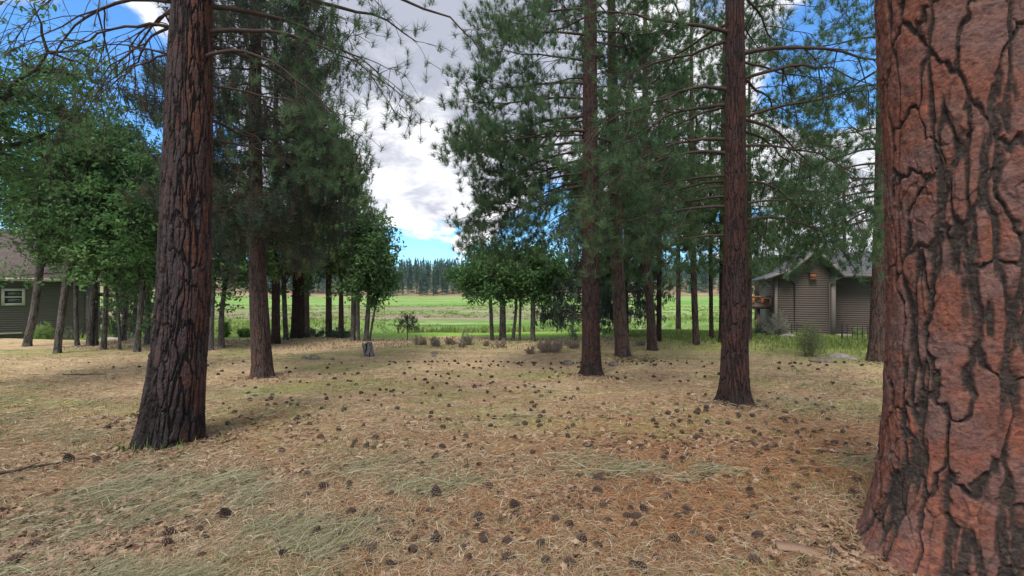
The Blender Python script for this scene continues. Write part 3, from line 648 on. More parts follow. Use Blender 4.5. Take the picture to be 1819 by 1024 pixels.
oak([(47, 617, 20), (60, 560, 18), (72, 470, 17), (80, 400, 12)], 6.8, (1.5, 1.5, 2.0), 'dark oak leaning right in front of the house window', seed=61, lean=(.2, 0))
oak([(101, 627, 17), (112, 540, 16), (124, 450, 15), (130, 380, 13), (132, 300, 9)], 7.2, (1.6, 1.5, 2.5), 'grey-barked oak leaning right, second trunk from the left, before the green house', seed=62, bark='bark_oak', zc=5.0)
oak([(137, 615, 11), (135, 560, 10), (134, 450, 8)], 6.0, (1.2, 1.3, 1.8), 'thin dark oak rooted close to the house corner', seed=63, nclump=60)
oak([(158, 615, 14), (164, 540, 12), (172, 450, 10)], 6.4, (1.3, 1.3, 1.9), 'oak leaning right, left one of a close pair by the house corner', seed=64, nclump=70, leaf='oak_leaf_b')
oak([(170, 614, 12), (170, 540, 11), (168, 450, 9)], 6.2, (1.2, 1.3, 1.8), 'upright oak, right one of a close pair by the house corner', seed=65, nclump=60, leaf='oak_leaf_b')
oak([(184, 620, 13), (188, 550, 11), (188, 450, 9)], 6.6, (1.3, 1.4, 2.0), 'straight grey oak just right of the orange porch post', seed=66, nclump=80)
oak([(213, 620, 7), (211, 560, 6), (203, 480, 5)], 4.6, (.8, .9, 1.2), 'spindly young oak leaning left, thinnest of the left grove', seed=67, nclump=36)
oak([(219, 606, 13), (222, 560, 11), (226, 480, 9)], 6.0, (1.4, 1.4, 1.9), 'oak standing farther back, behind the spindly young one', seed=68, nclump=80, leaf='oak_leaf_b')
oak([(243, 625, 14), (249, 560, 12), (256, 480, 11), (258, 400, 9)], 5.6, (1.2, 1.3, 1.8), 'pale grey oak with a curved trunk, left of the charred pine', seed=69, nclump=80, leaves=150)
oak([(262, 612, 14), (262, 560, 12), (262, 480, 10)], 5.8, (1.2, 1.3, 1.8), 'dark oak nearly touching the outline of the charred pine on its left side', seed=70, nclump=70, leaf='oak_leaf_b')
oak([(373, 624, 15), (375, 560, 14), (379, 480, 12)], 4.6, (1.0, 1.2, 1.3), 'pale grey-barked oak between the charred pine and the dense dark conifer', bark='bark_pale', seed=71, nclump=60, leaf='oak_leaf_b', zc=3.4)
oak([(393, 620, 14), (393, 560, 11), (402, 490, 9)], 4.6, (1.1, 1.3, 1.3), 'dark forked oak just right of the pale grey-barked one', seed=72, nclump=60, leaf='oak_leaf_b', zc=3.3)
oak([(458, 602, 8), (459, 560, 8), (462, 500, 7)], 4.5, (1.1, 1.2, 1.4), 'dark oak at the meadow edge showing behind the dense dark conifer', seed=73, nclump=60, leaf='oak_leaf_b', group='oaks along the meadow edge')
oak([(508, 602, 9), (506, 560, 9), (504, 500, 8)], 4.5, (1.1, 1.2, 1.4), 'dark oak between the slim reddish pine and the stout red-trunked pine', seed=74, nclump=60, leaf='oak_leaf_b', group='oaks along the meadow edge')
og = 'oaks of the cluster left of the stump'
oak([(627, 602, 9), (628, 550, 9), (628, 490, 7)], 3.9, (.95, 1., 1.3), 'dark oak, left one of the cluster beyond the stump', seed=75, nclump=70, leaves=90, leaf='oak_leaf_b', group=og, zc=2.6)
oak([(637, 602, 5), (637, 550, 4), (638, 490, 4)], 3.6, (.6, .7, 1.0), 'thinnest oak in the cluster beyond the stump', seed=76, nclump=40, leaves=80, leaf='oak_leaf_b', group=og, zc=2.7)
oak([(650, 603, 9), (654, 550, 8), (660, 470, 7)], 4.0, (.78, 1., 1.45), 'tallest oak of the cluster, directly behind the stump', seed=77, nclump=80, leaves=90, leaf='oak_leaf_b', group=og, zc=2.55)
oak([(656, 600, 4), (664, 560, 4), (672, 520, 3)], 2.6, (.5, .6, .7), 'small oak leaning right at the right side of the cluster behind the stump', seed=78, nclump=34, leaves=80, leaf='oak_leaf_b', group=og, zc=1.9)
og = 'oaks of the central clump at the meadow edge'
oak([(874, 604, 7), (872, 550, 6), (870, 500, 5)], 2.75, (.98, .9, .8), 'oak with spreading crown, left side of the central clump', seed=79, nclump=80, leaves=110, group=og, zc=1.95, lean=(-.2, 0))
oak([(893, 605, 12), (893, 550, 10), (892, 490, 8)], 3.1, (.85, .9, .95), 'thickest dark oak in the middle of the central clump', seed=80, nclump=80, leaves=110, group=og, zc=2.2, leaf='oak_leaf_b')
oak([(911, 605, 6), (916, 560, 5), (918, 500, 4)], 2.9, (.7, .8, .8), 'thin oak leaning right just beside the thickest oak of the central clump', seed=81, nclump=55, leaves=100, group=og, zc=2.1, leaf='oak_leaf_b')
oak([(923, 604, 4), (924, 560, 4), (925, 500, 3)], 2.5, (.5, .6, .6), 'whip-thin young oak right of centre in the central clump', seed=82, nclump=34, leaves=80, group=og, zc=1.8, leaf='oak_leaf_b')
oak([(946, 606, 9), (947, 550, 8), (948, 490, 7)], 2.9, (.92, .9, .85), 'oak with bright green crown, right side of the central clump', seed=83, nclump=90, leaves=120, group=og, zc=2.05)
# near oak whose boughs reach in from the left edge (its trunk stands outside the picture)
oak([(-150, 700, 50), (-140, 560, 46), (-130, 380, 34)], 6.2, (1.5, 1.6, 1.8), 'near oak reaching in from the left edge with large bright leaves', seed=84, nclump=110, leaves=120, ls=.05, d=7.2, zc=4.4, lean=(.35, 0), group='oaks in the left grove')

# ------------------------------------------------------------------ far hillside forest
def far_conifer_geo(rg, H, Rm, n=170, trunk=True):
    tz = rg.random(n)**.8; z = H*(.12+.88*tz); a = rg.random(n)*6.283; r = Rm*(1.02-tz)*rg.uniform(.5, 1.1, n)+.1
    b = np.stack([0*z, 0*z, z+.25], -1); w = r*.32+.12
    e = np.stack([np.cos(a)*r, np.sin(a)*r, z-r*.25], -1); sd = np.stack([-np.sin(a)*w, np.cos(a)*w, 0*z], -1)
    v = np.stack([b, e-sd*.8+[0, 0, .1], e*1.12-[0, 0, .15], e+sd*.8], 1)
    return v.reshape(-1, 3), np.arange(n*4).reshape(-1, 4), np.repeat(rg.random(n), 4)
protos = []
for k in range(4):
    rgk = np.random.default_rng(300+k)
    H = (13, 15, 11, 17)[k]; g = G(); v, f, a = far_conifer_geo(rgk, H, (2.3, 2.5, 2.6, 2.2)[k], 260); g.add(v, f, a)
    me = g.build('crown', M['far_tree']); tg = G(); tg.tubes(np.array([[0, 0, -.5], [0, 0, H*.5], [0, 0, H*.97]]), np.array([.22, .15, .03]), 5)
    tr = tg.build('trunk', M['bark_brown'] if False else M['twig']); protos.append((me, tr, H))
rg = np.random.default_rng(77); first = [True]*4; cnt = 0
spots = []
for i in range(90):
    px = rg.uniform(400, 1500) if i < 40 else rg.uniform(685, 880); y = rg.uniform(264, 310); spots.append(((px-CX)/F*y, y))
for (x, y) in spots:
    k = int(rg.integers(0, 4)); me, tr, H = protos[k]
    t = empty('far_pine_tree', (x, y, float(height(x, y))), 'distant dark green conifer standing at the front of the hillside wood', 'conifer', 'far conifers at the foot of the hill')
    s = rg.uniform(.55, 1.05); t.scale = (s, s, s); t.rotation_euler = (0, 0, rg.uniform(0, 6))
    for q in (me, tr):
        if first[k]: c = q
        else: c = q.copy(); COL.objects.link(c)
        c.parent = t
    first[k] = False
for k in range(4):
    if first[k]:
        for q in protos[k][:2]: bpy.data.objects.remove(q)
g = G(); rg = np.random.default_rng(78)
for i in range(3600):
    y = 272+rg.random()**1.2*240; x = rg.uniform(-1.05, 1.05)*y
    z = float(height(x, y)); v, f, a = far_conifer_geo(rg, rg.uniform(9, 17), rg.uniform(2.0, 3.2), 70)
    g.add(v+np.array([x, y, z]), f, a)
tag(g.build('hillside_forest', M['far_tree']), 'dense dark conifer wood covering the far hillside', 'forest', kind='stuff')

# ------------------------------------------------------------------ houses
def siding_mat(name, c, course=.17):
    m, nt = new_mat(name); co = objco(nt); sp = N(nt, 'ShaderNodeSeparateXYZ', inp={0: co})
    n = noise(nt, N(nt, 'ShaderNodeMapping', inp={'Vector': co, 'Scale': (1, 1, 8)}).outputs[0], 3, 4, .6)
    c2 = tuple(x*.8 for x in c)
    finish(nt, mixc(nt, n, c2, tuple(x*1.15 for x in c)), .75, spec=.25); return m
def shingle_mat(name, a, b):
    m, nt = new_mat(name); co = objco(nt)
    br = N(nt, 'ShaderNodeTexBrick', inp={'Vector': co, 'Scale': 1., 'Color1': (*a, 1), 'Color2': (*b, 1), 'Mortar': (*tuple(x*.45 for x in a), 1), 'Mortar Size': .008, 'Brick Width': .3, 'Row Height': .14})
    finish(nt, mixc(nt, noise(nt, co, 30, 3), br.outputs[0], mixc(nt, 1., br.outputs[0], (.7, .7, .7), 'MULTIPLY')), .9, bump=br.outputs['Fac'], bdist=-.01); return m
def plain(name, c, rough=.6, spec=.3, metal=0.):
    m, nt = new_mat(name); finish(nt, mixc(nt, noise(nt, objco(nt), 5, 3), tuple(x*.85 for x in c), tuple(min(1, x*1.1) for x in c)), rough, spec=spec, metal=metal); return m
M['side_green'] = siding_mat('olive_siding', (.088, .077, .064)); M['side_grey'] = siding_mat('grey_brown_siding', (.105, .080, .070))
M['roof_brown'] = shingle_mat('brown_shingles', (.145, .112, .10), (.19, .15, .135)); M['roof_grey'] = shingle_mat('charcoal_shingles', (.10, .10, .12), (.15, .15, .17))
M['trim_cream'] = plain('cream_trim', (.40, .36, .28)); M['trim_taupe'] = plain('taupe_trim', (.12, .10, .09)); M['fascia'] = plain('pale_fascia', (.18, .16, .15))
M['black_metal'] = plain('black_metal', (.02, .02, .02), .45); M['red_wood'] = plain('stained_redwood', (.30, .10, .045)); M['dark_wood'] = plain('dark_wood', (.06, .04, .03))
M['orange_wood'] = plain('orange_wood', (.22, .09, .05)); M['white'] = plain('white_trim', (.7, .69, .65))
m, nt_ = new_mat('window_glass'); finish(nt_, (.02, .025, .03), .05, spec=.8); M['glass'] = m
def lap_wall(g, p0, p1, z0, z1, topfn=None, course=.10):
    """lap siding between two plan points: every course leans out at its foot; topfn(s) gives the wall top"""
    p0 = np.array(p0, float); p1 = np.array(p1, float); u = norm(p1-p0); nrm = np.array([u[1], -u[0]])
    L = np.linalg.norm(p1-p0); zs = np.arange(z0, z1, course)
    for za in zs:
        zb = min(za+course, z1)
        a, b = 0., L
        if topfn is not None:                       # gable: clip the course to the slopes
            ss = np.linspace(0, L, 60); ok = np.array([topfn(s/L) > (za+zb)/2 for s in ss])
            if not ok.any(): continue
            a, b = ss[ok][0], ss[ok][-1]
            if b-a < .05: continue
        A = p0+u*a; B = p0+u*b
        lo = nrm*.008; hi = nrm*.003
        v = [(*(A+lo), za), (*(B+lo), za), (*(B+hi), zb), (*(A+hi), zb), (*(A-nrm*.1), za), (*(B-nrm*.1), za), (*(B-nrm*.1), zb), (*(A-nrm*.1), zb)]
        g.add(v, [(0, 1, 2, 3), (4, 7, 6, 5), (0, 4, 5, 1), (3, 2, 6, 7), (0, 3, 7, 4), (1, 5, 6, 2)])
def slab(g, pts, th=.12):
    """a roof plane from 4 corner points, thickened downward"""
    p = np.array(pts, float); q = p-np.array([0, 0, th])
    g.add(np.vstack([p, q]), [(0, 1, 2, 3), (7, 6, 5, 4), (0, 4, 5, 1), (1, 5, 6, 2), (2, 6, 7, 3), (3, 7, 4, 0)])

# left: olive green house
AL = R(34); CLx, CLy = (157-CX)/F*22.5, 22.5; dh = 0.
def hu(px, C, a): k = (px-CX)/F; return (k*C[1]-C[0])/(math.cos(a)-k*math.sin(a))      # along-wall distance from the corner
def hz(px, py, C, a): u = hu(px, C, a); return EYE+(CY-py)/F*(C[1]+u*math.sin(a))
xl = -9.; xr = 0.; z0 = -1.2; ze = hz(110, 499, (CLx, CLy), AL)
H1 = empty('house', (CLx, CLy, 0), 'olive green lap-sided house with a brown shingle roof and small square window', 'house')
H1.rotation_euler = (0, 0, AL); o1 = np.zeros(3)
def rel(g, base):
    g.v = [v-base for v in g.v]; return g
g = G(); lap_wall(g, (xl, dh), (xr, dh), z0, ze); lap_wall(g, (xr, dh+.0), (xr, dh+3.5), z0, ze); rel(g, o1).build('wall', M['side_green'], H1)
for bx in (((xr-.09, dh-.035, z0), (xr+.035, dh-.024, ze)), ((xr+.024, dh-.023, z0), (xr+.036, dh+.09, ze))):
    g = G(); g.box(*bx); g.build('corner_board', M['side_green'], H1)
g = G(); ov = .45; zr = ze+2.7
slab(g, [(xl-ov, dh-ov, ze+.12), (xr+ov, dh-ov, ze+.12), (xr-2.6, dh+5.2, zr), (xl-ov, dh+5.2, zr)])
slab(g, [(xr+ov, dh-ov, ze+.125), (xr+ov, dh+11, ze+.125), (xr-2.6, dh+5.9, zr+.005), (xr-2.6, dh+5.2, zr+.005)])
rel(g, o1).build('roof', M['roof_brown'], H1)
g = G(); g.box((xl-ov, dh-ov-.14, ze-.04), (xr+ov, dh-ov-.003, ze+.11)); g.box((xr+ov+.003, dh-ov, ze-.04), (xr+ov+.1, dh+10, ze+.11)); rel(g, o1).build('gutter', M['trim_cream'], H1)
g = G(); wx = hu(24.5, (CLx, CLy), AL); wz = hz(24.5, 528, (CLx, CLy), AL); ww = .37
g.box((wx-ww, dh-.07, wz-ww), (wx-ww+.1, dh-.025, wz+ww)); g.box((wx+ww-.1, dh-.07, wz-ww), (wx+ww, dh-.025, wz+ww)); g.box((wx-ww+.1, dh-.07, wz+ww-.1), (wx+ww-.1, dh-.025, wz+ww)); g.box((wx-ww+.1, dh-.07, wz-ww), (wx+ww-.1, dh-.025, wz-ww+.1)); g.box((wx-ww+.1, dh-.06, wz-.03), (wx+ww-.1, dh-.03, wz+.03))
wf = rel(g, o1).build('window', M['trim_cream'], H1); g = G(); g.box((wx-ww+.1, dh-.045, wz-ww+.1), (wx+ww-.1, dh-.026, wz-.031)); g.box((wx-ww+.1, dh-.045, wz+.031), (wx+ww-.1, dh-.026, wz+ww-.1)); rel(g, o1).build('pane', M['glass'], wf)
g = G(); g.box((xl, dh-.16, -.42), (xr-2.2, dh-.03, -.36)); rel(g, o1).build('ledge', M['trim_cream'], H1)
# porch behind the corner
g = G(); px_ = xr+1.15; g.box((px_-.13, dh+2.4, -1), (px_+.13, dh+2.66, 1.0)); p_ = rel(g, o1).build('porch_post', M['orange_wood'], H1); p_['label'] = 'orange timber porch post'
g = G(); g.box((px_-.19, dh+2.34, -1), (px_+.19, dh+2.72, -.55)); rel(g, o1).build('post_base', M['flagstone'], p_)
g = G(); slab(g, [(xr+.05, dh+1.9, 1.35), (px_+.75, dh+1.9, 1.05), (px_+.75, dh+4.5, 1.05), (xr+.05, dh+4.5, 1.35)], .14); rel(g, o1).build('porch_roof', M['orange_wood'], H1)

# right: grey-brown house with gable and deck
AR = R(-22); CR = ((1377-CX)/F*22, 22.); dh = 0.
X = lambda px: hu(px, CR, AR)
Zz = lambda py, px=1430: hz(px, py, CR, AR)
x0, x1 = X(1377), X(1477); z0 = -1.1; zl = Zz(493, 1380); zr = Zz(489, 1477); zp = Zz(446, 1448)
H2 = empty('house', (CR[0], CR[1], 0), 'grey-brown lap-sided house with dark gabled roof and raised wooden deck', 'house')
H2.rotation_euler = (0, 0, AR); o2 = np.zeros(3); xc = X(1448)
top = lambda s: np.interp(s*(x1-x0)+x0, [x0, X(1396), xc, x1], [zl, Zz(486), zp-.12, zr])
g = G(); lap_wall(g, (x0, dh), (x1, dh), z0, zp, top); lap_wall(g, (x0, dh+7), (x0, dh), z0, zl)
lap_wall(g, (x1, dh), (x1, dh+1.6), z0, zr); lap_wall(g, (x1, dh+1.6), (x1+4.3, dh+1.6), z0, zr); lap_wall(g, (x1+4.3, dh+1.6), (x1+4.3, dh+.2), z0, zr); lap_wall(g, (x1+4.3, dh+.2), (x1+8, dh+.2), z0, zr)
rel(g, o2).build('wall', M['side_grey'], H2)
g = G(); yb_ = dh+8; ya_ = dh-.4
slab(g, [(xc, ya_, zp+.1), (x1+.42, ya_, zr+.02), (x1+.42, yb_, zr+.02), (xc, yb_, zp+.1)])
slab(g, [(x0-.45, ya_, zl-.02), (X(1396)+.1, ya_, Zz(478)), (X(1396)+.1, yb_, Zz(478)), (x0-.45, yb_, zl-.02)])
slab(g, [(X(1389), ya_-.12, zl+.06), (xc, ya_-.12, zp+.12), (xc, yb_, zp+.12), (X(1389), yb_, zl+.06)])
zt = zr+1.25
slab(g, [(x1+.43, dh+1.0, zr+.06), (x1+8.5, dh+1.0, zr+.06), (x1+8.5, dh+4.4, zt), (x1-1.2, dh+4.4, zt)], .1)
rel(g, o2).build('roof', M['roof_grey'], H2)
g = G()
def rake(a, b, y, h=.15):
    slab(g, [(a[0], y-.04, a[1]), (b[0], y-.04, b[1]), (b[0], y-.003, b[1]), (a[0], y-.003, a[1])], h)
rake((xc, zp+.1), (x1+.42, zr+.02), ya_, .17); rake((X(1389), zl+.06), (xc, zp+.12), ya_-.12, .17); rake((x0-.45, zl-.02), (X(1396)+.1, Zz(478)), ya_, .12)
g.box((x1+.43, dh+.9, zr-.10), (x1+8.5, dh+.997, zr+.05))
rel(g, o2).build('fascia', M['fascia'], H2)
g = G(); ds = X(1411)
g.tubes(np.array([[ds-.32, dh-.33, zl-.02], [ds-.2, dh-.2, zl-.05], [ds, dh-.06, zl-.3], [ds, dh-.06, -1.]]), np.full(4, .04), 8); rel(g, o2).build('downspout', M['black_metal'], H2)
g = G(); ds = X(1473)
g.tubes(np.array([[x1+.4, dh-.25, zr-.08], [x1+.1, dh-.2, zr-.2], [ds, dh-.07, zr-.4], [ds, dh-.07, -1.]]), np.full(4, .04), 8); rel(g, o2).build('downspout', M['trim_taupe'], H2)
g = G(); g.tubes(np.array([[x0-.4, dh-.2, zl-.15], [x0-.1, dh-.1, zl-.35], [x0-.06, dh-.05, zl-.5], [x0-.06, dh-.05, -1.]]), np.full(4, .035), 8); rel(g, o2).build('downspout', M['black_metal'], H2)
for bx in (((x1-.02, dh-.035, z0), (x1+.16, dh-.024, zr-.02)), ((x0-.034, dh-.036, z0), (x0+.1, dh-.025, zl-.02))):
    g = G(); g.box(*bx); g.build('corner_board', M['trim_taupe'], H2)
g = G(); vx = X(1443.5); vz = Zz(490); g.box((vx-.12, dh-.16, vz-.14), (vx+.12, dh-.03, vz+.12)); g.box((vx-.15, dh-.2, vz+.121), (vx+.15, dh-.025, vz+.15)); g.box((vx-.15, dh-.2, vz-.17), (vx+.15, dh-.025, vz-.141))
v_ = rel(g, o2).build('gable_vent', M['orange_wood'], H2)
g = G(); g.box((x1-.0, dh+1.45, z0), (x1+4.2, dh+1.56, -.55)); rel(g, o2).build('foundation', M['flagstone'], H2)
# deck on the left side of the house
dk = G(); xd0, xd1 = X(1322), x0-.12; zd = Zz(551); dk.box((xd0, dh+.5, zd), (xd1, dh+4, zd+.2)); deck = rel(dk, o2).build('deck', M['dark_wood'], H2)
g = G(); zt = Zz(529); g.box((xd0, dh+.47, zt), (xd1, dh+.62, zt+.05)); 
for i in range(4): a = xd0+(xd1-xd0)*(i+.0)/3.001; g.box((a, dh+.5, zd+.201), (a+.09, dh+.58, zt-.001))
rel(g, o2).build('railing', M['red_wood'], deck)
g = G(); g.box((X(1348), dh+.585, zd+.26), (xd1-.05, dh+.61, zt-.08)); r_ = rel(g, o2).build('rail_panel', M['orange_wood'], deck)
for px in (1333, 1348):
    g = G(); g.box((X(px), dh+.7, -1.2), (X(px)+.12, dh+.82, zd-.001)); rel(g, o2).build('deck_post', M['dark_wood'], deck)

X = lambda px, d: (px-CX)/F*d
# low black picket fence in front of the right house
def fence(pA, pB, label, h=.62):
    pA = np.array(pA, float); pB = np.array(pB, float); L = np.linalg.norm(pB-pA); u = (pB-pA)/L
    zg = lambda p: float(height(p[0], p[1]))
    t = empty('picket_fence', (pA[0], pA[1], zg(pA)), label, 'fence', 'low black picket fences by the grey house'); b = np.array(t.location)
    g = G(); n = int(L/.13)
    for i in range(n):
        p = pA+u*L*i/n; z = zg(p); hh = h+.05*math.sin(i*1.7)
        if i % 9 == 0: continue
        g.tubes(np.array([[p[0], p[1], z-.03], [p[0], p[1], z+hh-.06], [p[0], p[1], z+hh]]), np.array([.011, .011, .002]), 5)
    rel(g, b).build('pickets', M['black_metal'], t)
    for k in (.18, .8):
        g = G(); pts = np.array([[*(pA+u*L*s), zg(pA+u*L*s)+h*k] for s in np.linspace(0, 1, 8)]); g.tubes(pts, np.full(8, .012), 5); rel(g, b).build('rail', M['black_metal'], t)
    for i in range(0, n, 9):
        p = pA+u*L*i/n; z = zg(p); g = G(); g.tubes(np.array([[p[0], p[1], z-.1], [p[0], p[1], z+h+.03], [p[0], p[1], z+h+.08]]), np.array([.022, .022, .006]), 8); rel(g, b).build('post', M['black_metal'], t)
fence((X(1388, 15.5), 15.8), (X(1432, 15), 15.2), 'low black picket fence left of the bright green bush', .5)
fence((X(1500, 14.2), 14.3), (X(1612, 13.8), 13.9), 'low black picket fence right of the bush, passing behind the brown pine', .5)

# ------------------------------------------------------------------ shrubs
def shrub(px, py, wpx, hpx, label, mat='sage', seed=1, name='sagebrush', cat='bush', group='scrub bushes along the meadow edge', d=None, stems=26, q=70, ls=.02, twig='brush', dens=1.):
    if d is None: d = gdepth(py)
    x, y, _ = world(px, py, d); zb = float(gz(x, y)); rx = wpx/F*d/2; h = hpx/F*d; rg = np.random.default_rng(seed)
    t = empty(name, (x, y, zb), label, cat, group)
    n = stems; a = rg.random(n)*6.283; h *= 1.15; rr = np.sqrt(rg.random(n)); e = np.stack([np.cos(a)*rr*rx, np.sin(a)*rr*rx*.8, h*(.55+.45*np.sqrt(1-rr**2*.9))*rg.uniform(.75, 1.05, n)], -1)
    e[:, 2] *= rg.uniform(.35, 1.05, n); b = e*np.array([.42, .42, 0])-np.array([0, 0, .02]); s = np.linspace(0, 1, 6)[None, :, None]
    P_ = b[:, None]*(1-s)+e[:, None]*s; P_[:, :, :2] += (np.sin(s*3.14)*rg.normal(size=(n, 1, 3))*rx*.12)[:, :, :2]
    g = G(); g.tubes(P_, .008*(1-.6*np.linspace(0, 1, 6))[None]*np.ones((n, 1)), 4, .3)
    m = n*9; w = rg.integers(0, n, m); sp, tt = spawn(P_, rg.uniform(.2, .98, m), w); dd = norm(tt+rg.normal(size=(m, 3))*.6); l = h*rg.uniform(.12, .34, m)
    Q = curve(sp, dd, l, 4, np.zeros(m), np.zeros(m), .04, rg); g.tubes(Q, np.full((m, 4), .0035), 3, rg.random())
    g.build('stems', M[twig], t)
    k = int(m*q/9*dens); wi = rg.integers(0, m, k); sp = rg.random(k)[:, None]; p = Q[wi, 0]*(1-sp)+Q[wi, 3]*sp+rg.normal(size=(k, 3))*h*.03
    ng = G(); dr = norm(rg.normal(size=(k, 3))+np.array([0, 0, .7])); needles(ng, p, dr, 2, ls, ls*.35, rg, .8, 0, rg.random(k))
    ng.build('leaves', M[mat], t); return t
shrub(746, 613, 30, 17, 'straw-brown scrub bush just right of the little sapling', 'brush', 101)
shrub(773, 616, 18, 19, 'small upright grey-green sagebrush next to the straw-brown scrub', 'sage', 102)
shrub(799, 612, 26, 13, 'low brown scrub between two grey-green sagebrushes', 'brush', 103)
shrub(829, 612, 27, 20, 'rounded blue-grey sagebrush at the meadow edge', 'sage', 104, stems=34)
shrub(822, 616, 16, 10, 'tiny yellowish tuft bush in front of the blue-grey sagebrush', 'brush', 105)
shrub(886, 617, 32, 14, 'low reddish brown scrub before the central oak clump', 'brush', 106)
shrub(864, 614, 14, 9, 'smallest brown scrub, left of the low reddish one', 'brush', 107)
shrub(975, 627, 54, 25, 'largest brown scrub bush, left of the slender red pine', 'brush', 108, stems=50)
shrub(943, 629, 20, 13, 'thin twiggy scrub at the left foot of the largest brown bush', 'brush', 109, dens=.4)
shrub(1020, 621, 22, 14, 'brown scrub almost touching the slender red pine on its left', 'brush', 110)
shrub(1003, 613, 50, 12, 'wide low grey-green sagebrush behind the largest brown bush', 'sage', 111, stems=34)
shrub(1138, 613, 20, 8, 'low green-brown scrub left of the bent pine', 'sage', 112)
shrub(1438, 634, 38, 60, 'tall bright green garden bush before the grey house', 'shrub', 113, name='garden_bush', group='garden shrubs', ls=.035, stems=30)
shrub(1382, 622, 42, 38, 'grey-green garden shrub at the left corner of the grey house', 'sage', 114, name='garden_bush', group='garden shrubs', ls=.04, stems=34, d=15.5)
shrub(1352, 618, 34, 24, 'low dark green shrub below the deck', 'juniper', 115, name='garden_bush', group='garden shrubs', ls=.035, stems=34, d=16)
shrub(1525, 592, 20, 28, 'small young shrub against the right wing wall of the grey house', 'shrub', 116, name='garden_bush', group='garden shrubs', ls=.05, d=20.5)
shrub(76, 612, 42, 32, 'yellow-green shrub under the wall of the olive house', 'shrub', 117, name='garden_bush', group='garden shrubs', ls=.05, d=17, stems=34)
shrub(122, 611, 34, 30, 'green shrub right of the yellow-green one by the olive house', 'juniper', 118, name='garden_bush', group='garden shrubs', ls=.04, d=18)
for i, (px, w, lab) in enumerate(((222, 44, 'clipped dark green garden hedge seen behind the left grove'), (272, 30, 'short dark hedge touching the charred pine outline'), (436, 26, 'low green hedge right before the dense dark conifer trunk'), (398, 18, 'round green shrub behind the forked oak'), (545, 70, 'low dark green ground shrub behind the stout pine'), (605, 50, 'low dark green ground shrub left of the oak cluster'))):
    shrub(px, 606, w, 16 if i != 3 else 26, lab, 'shrub' if i in (2, 3) else 'juniper', 120+i, name='garden_bush', group='garden shrubs', ls=.05, d=(17.5, 17.5, 16, 16, 15.5, 15.5)[i], stems=40)

# small sapling
x, y, _ = world(724, 604, 14.7); zb = float(gz(x, y)); t = empty('pine_sapling', (x, y, zb), 'tiny conifer sapling on a bare thin stem at the meadow edge', 'sapling')
pa, ra = trunk(t, [(x, y, zb, .014), (x, y, zb+.5, .01)], M['bark_brown'], zb+.8, nu=10, dz=.05, zfine=.5, depth=.001, seed=5, flare=.1)
pine_crown(t, pa, ra, gen_limbs(np.random.default_rng(3), zb+.34, zb+.76, 34, lambda z: .26*(1.2-(z-zb-.3)/.5)), 6, sec=5, ter=3, tuftL=.06, tuftq=14, tuftw=.007, mat='fir', ter_len=(.03, .08), twig_r=.003, bare=.1)

# ------------------------------------------------------------------ stump, rocks, sticks
m, nt_ = new_mat('weathered_stump_wood'); co = objco(nt_)
sn = noise(nt_, N(nt_, 'ShaderNodeMapping', inp={'Vector': co, 'Scale': (14, 14, 1.6)}).outputs[0], 2.2, 5, .65, .3)
finish(nt_, mixc(nt_, maprange(nt_, sn, .42, .56), (.02, .017, .016), (.24, .21, .195)), .9, bump=sn, bdist=.02); M['stump'] = m
d = gdepth(633); x, y, _ = world(656, 633, d); zb = float(gz(x, y)); H = .30
th = np.arange(60)/60*2*np.pi; zz = np.concatenate([np.linspace(-.05, 1, 26)]); TH, ZZ = np.meshgrid(th, zz)
topz = H*(1-.10*np.cos(TH-2.6)+.05*np.sin(TH*5)); Zs = ZZ*topz; rr = .115*(1+.06*np.exp(-Zs/.06))*(1+.12*fbm(TH/6.283*12, ZZ*2, 12, 5, 3)*2)
v = np.stack([rr*np.cos(TH)-Zs*.2, rr*np.sin(TH), Zs], -1).reshape(-1, 3); idx = np.arange(60*26).reshape(26, 60)
f = np.stack([idx[:-1], np.roll(idx[:-1], -1, 1), np.roll(idx[1:], -1, 1), idx[1:]], -1).reshape(-1, 4)
st = empty('tree_stump', (x, y, zb), 'short split grey tree stump tilted left on the dry grass', 'stump')
mk('stump_side', v, [f], M['stump'], st, smooth=True)
tv = v.reshape(26, 60, 3)[-1]; cen = tv.mean(0)-[0, 0, .03]
ring = np.vstack([tv, tv*.5+cen*.5-[0, 0, .02], cen[None]]); i = np.arange(60); j = (i+1) % 60
mk('cut_top', ring, [np.stack([i, j, j+60, i+60], -1), np.stack([i+60, j+60, i*0+120], -1)], M['stump'], st)

def rock(px, py, w, h, label, seed, mat='rock', dpx=.8, name='rock', cat='rock', flat=1., group='rocks on the dry grass', d=None):
    d = d or gdepth(py); x, y, _ = world(px, py, d); zb = float(gz(x, y)); rg = np.random.default_rng(seed)
    n = 14; u = np.linspace(.02, np.pi-.02, n); a = np.arange(20)/20*2*np.pi; A, U = np.meshgrid(a, u)
    dv = np.stack([np.sin(U)*np.cos(A), np.sin(U)*np.sin(A), np.cos(U)], -1)
    ks = norm(rg.normal(size=(9, 3))); rr = np.ones(A.shape)
    for k in ks: rr = np.minimum(rr, rg.uniform(.68, .95)/np.maximum(dv@k, .05))
    rr *= 1+.05*fbm(A/6.283*8, U*3, 8, seed, 3)
    W_ = w/F*d/2; Hh = h/F*d
    v = dv*rr[..., None]*np.array([W_*1.15, W_*dpx*1.15, Hh*1.1]); v[..., 2] = v[..., 2]*flat
    v = v.reshape(-1, 3); idx = np.arange(n*20).reshape(n, 20)
    f = np.stack([idx[:-1], idx[1:], np.roll(idx[1:], -1, 1), np.roll(idx[:-1], -1, 1)], -1).reshape(-1, 4)
    o = mk(name, v, [f], M[mat]); o.location = (x, y, zb); return tag(o, label, cat, group)
rock(541, 638, 10, 5, 'small rock, left one of the row near the dense conifer', 1)
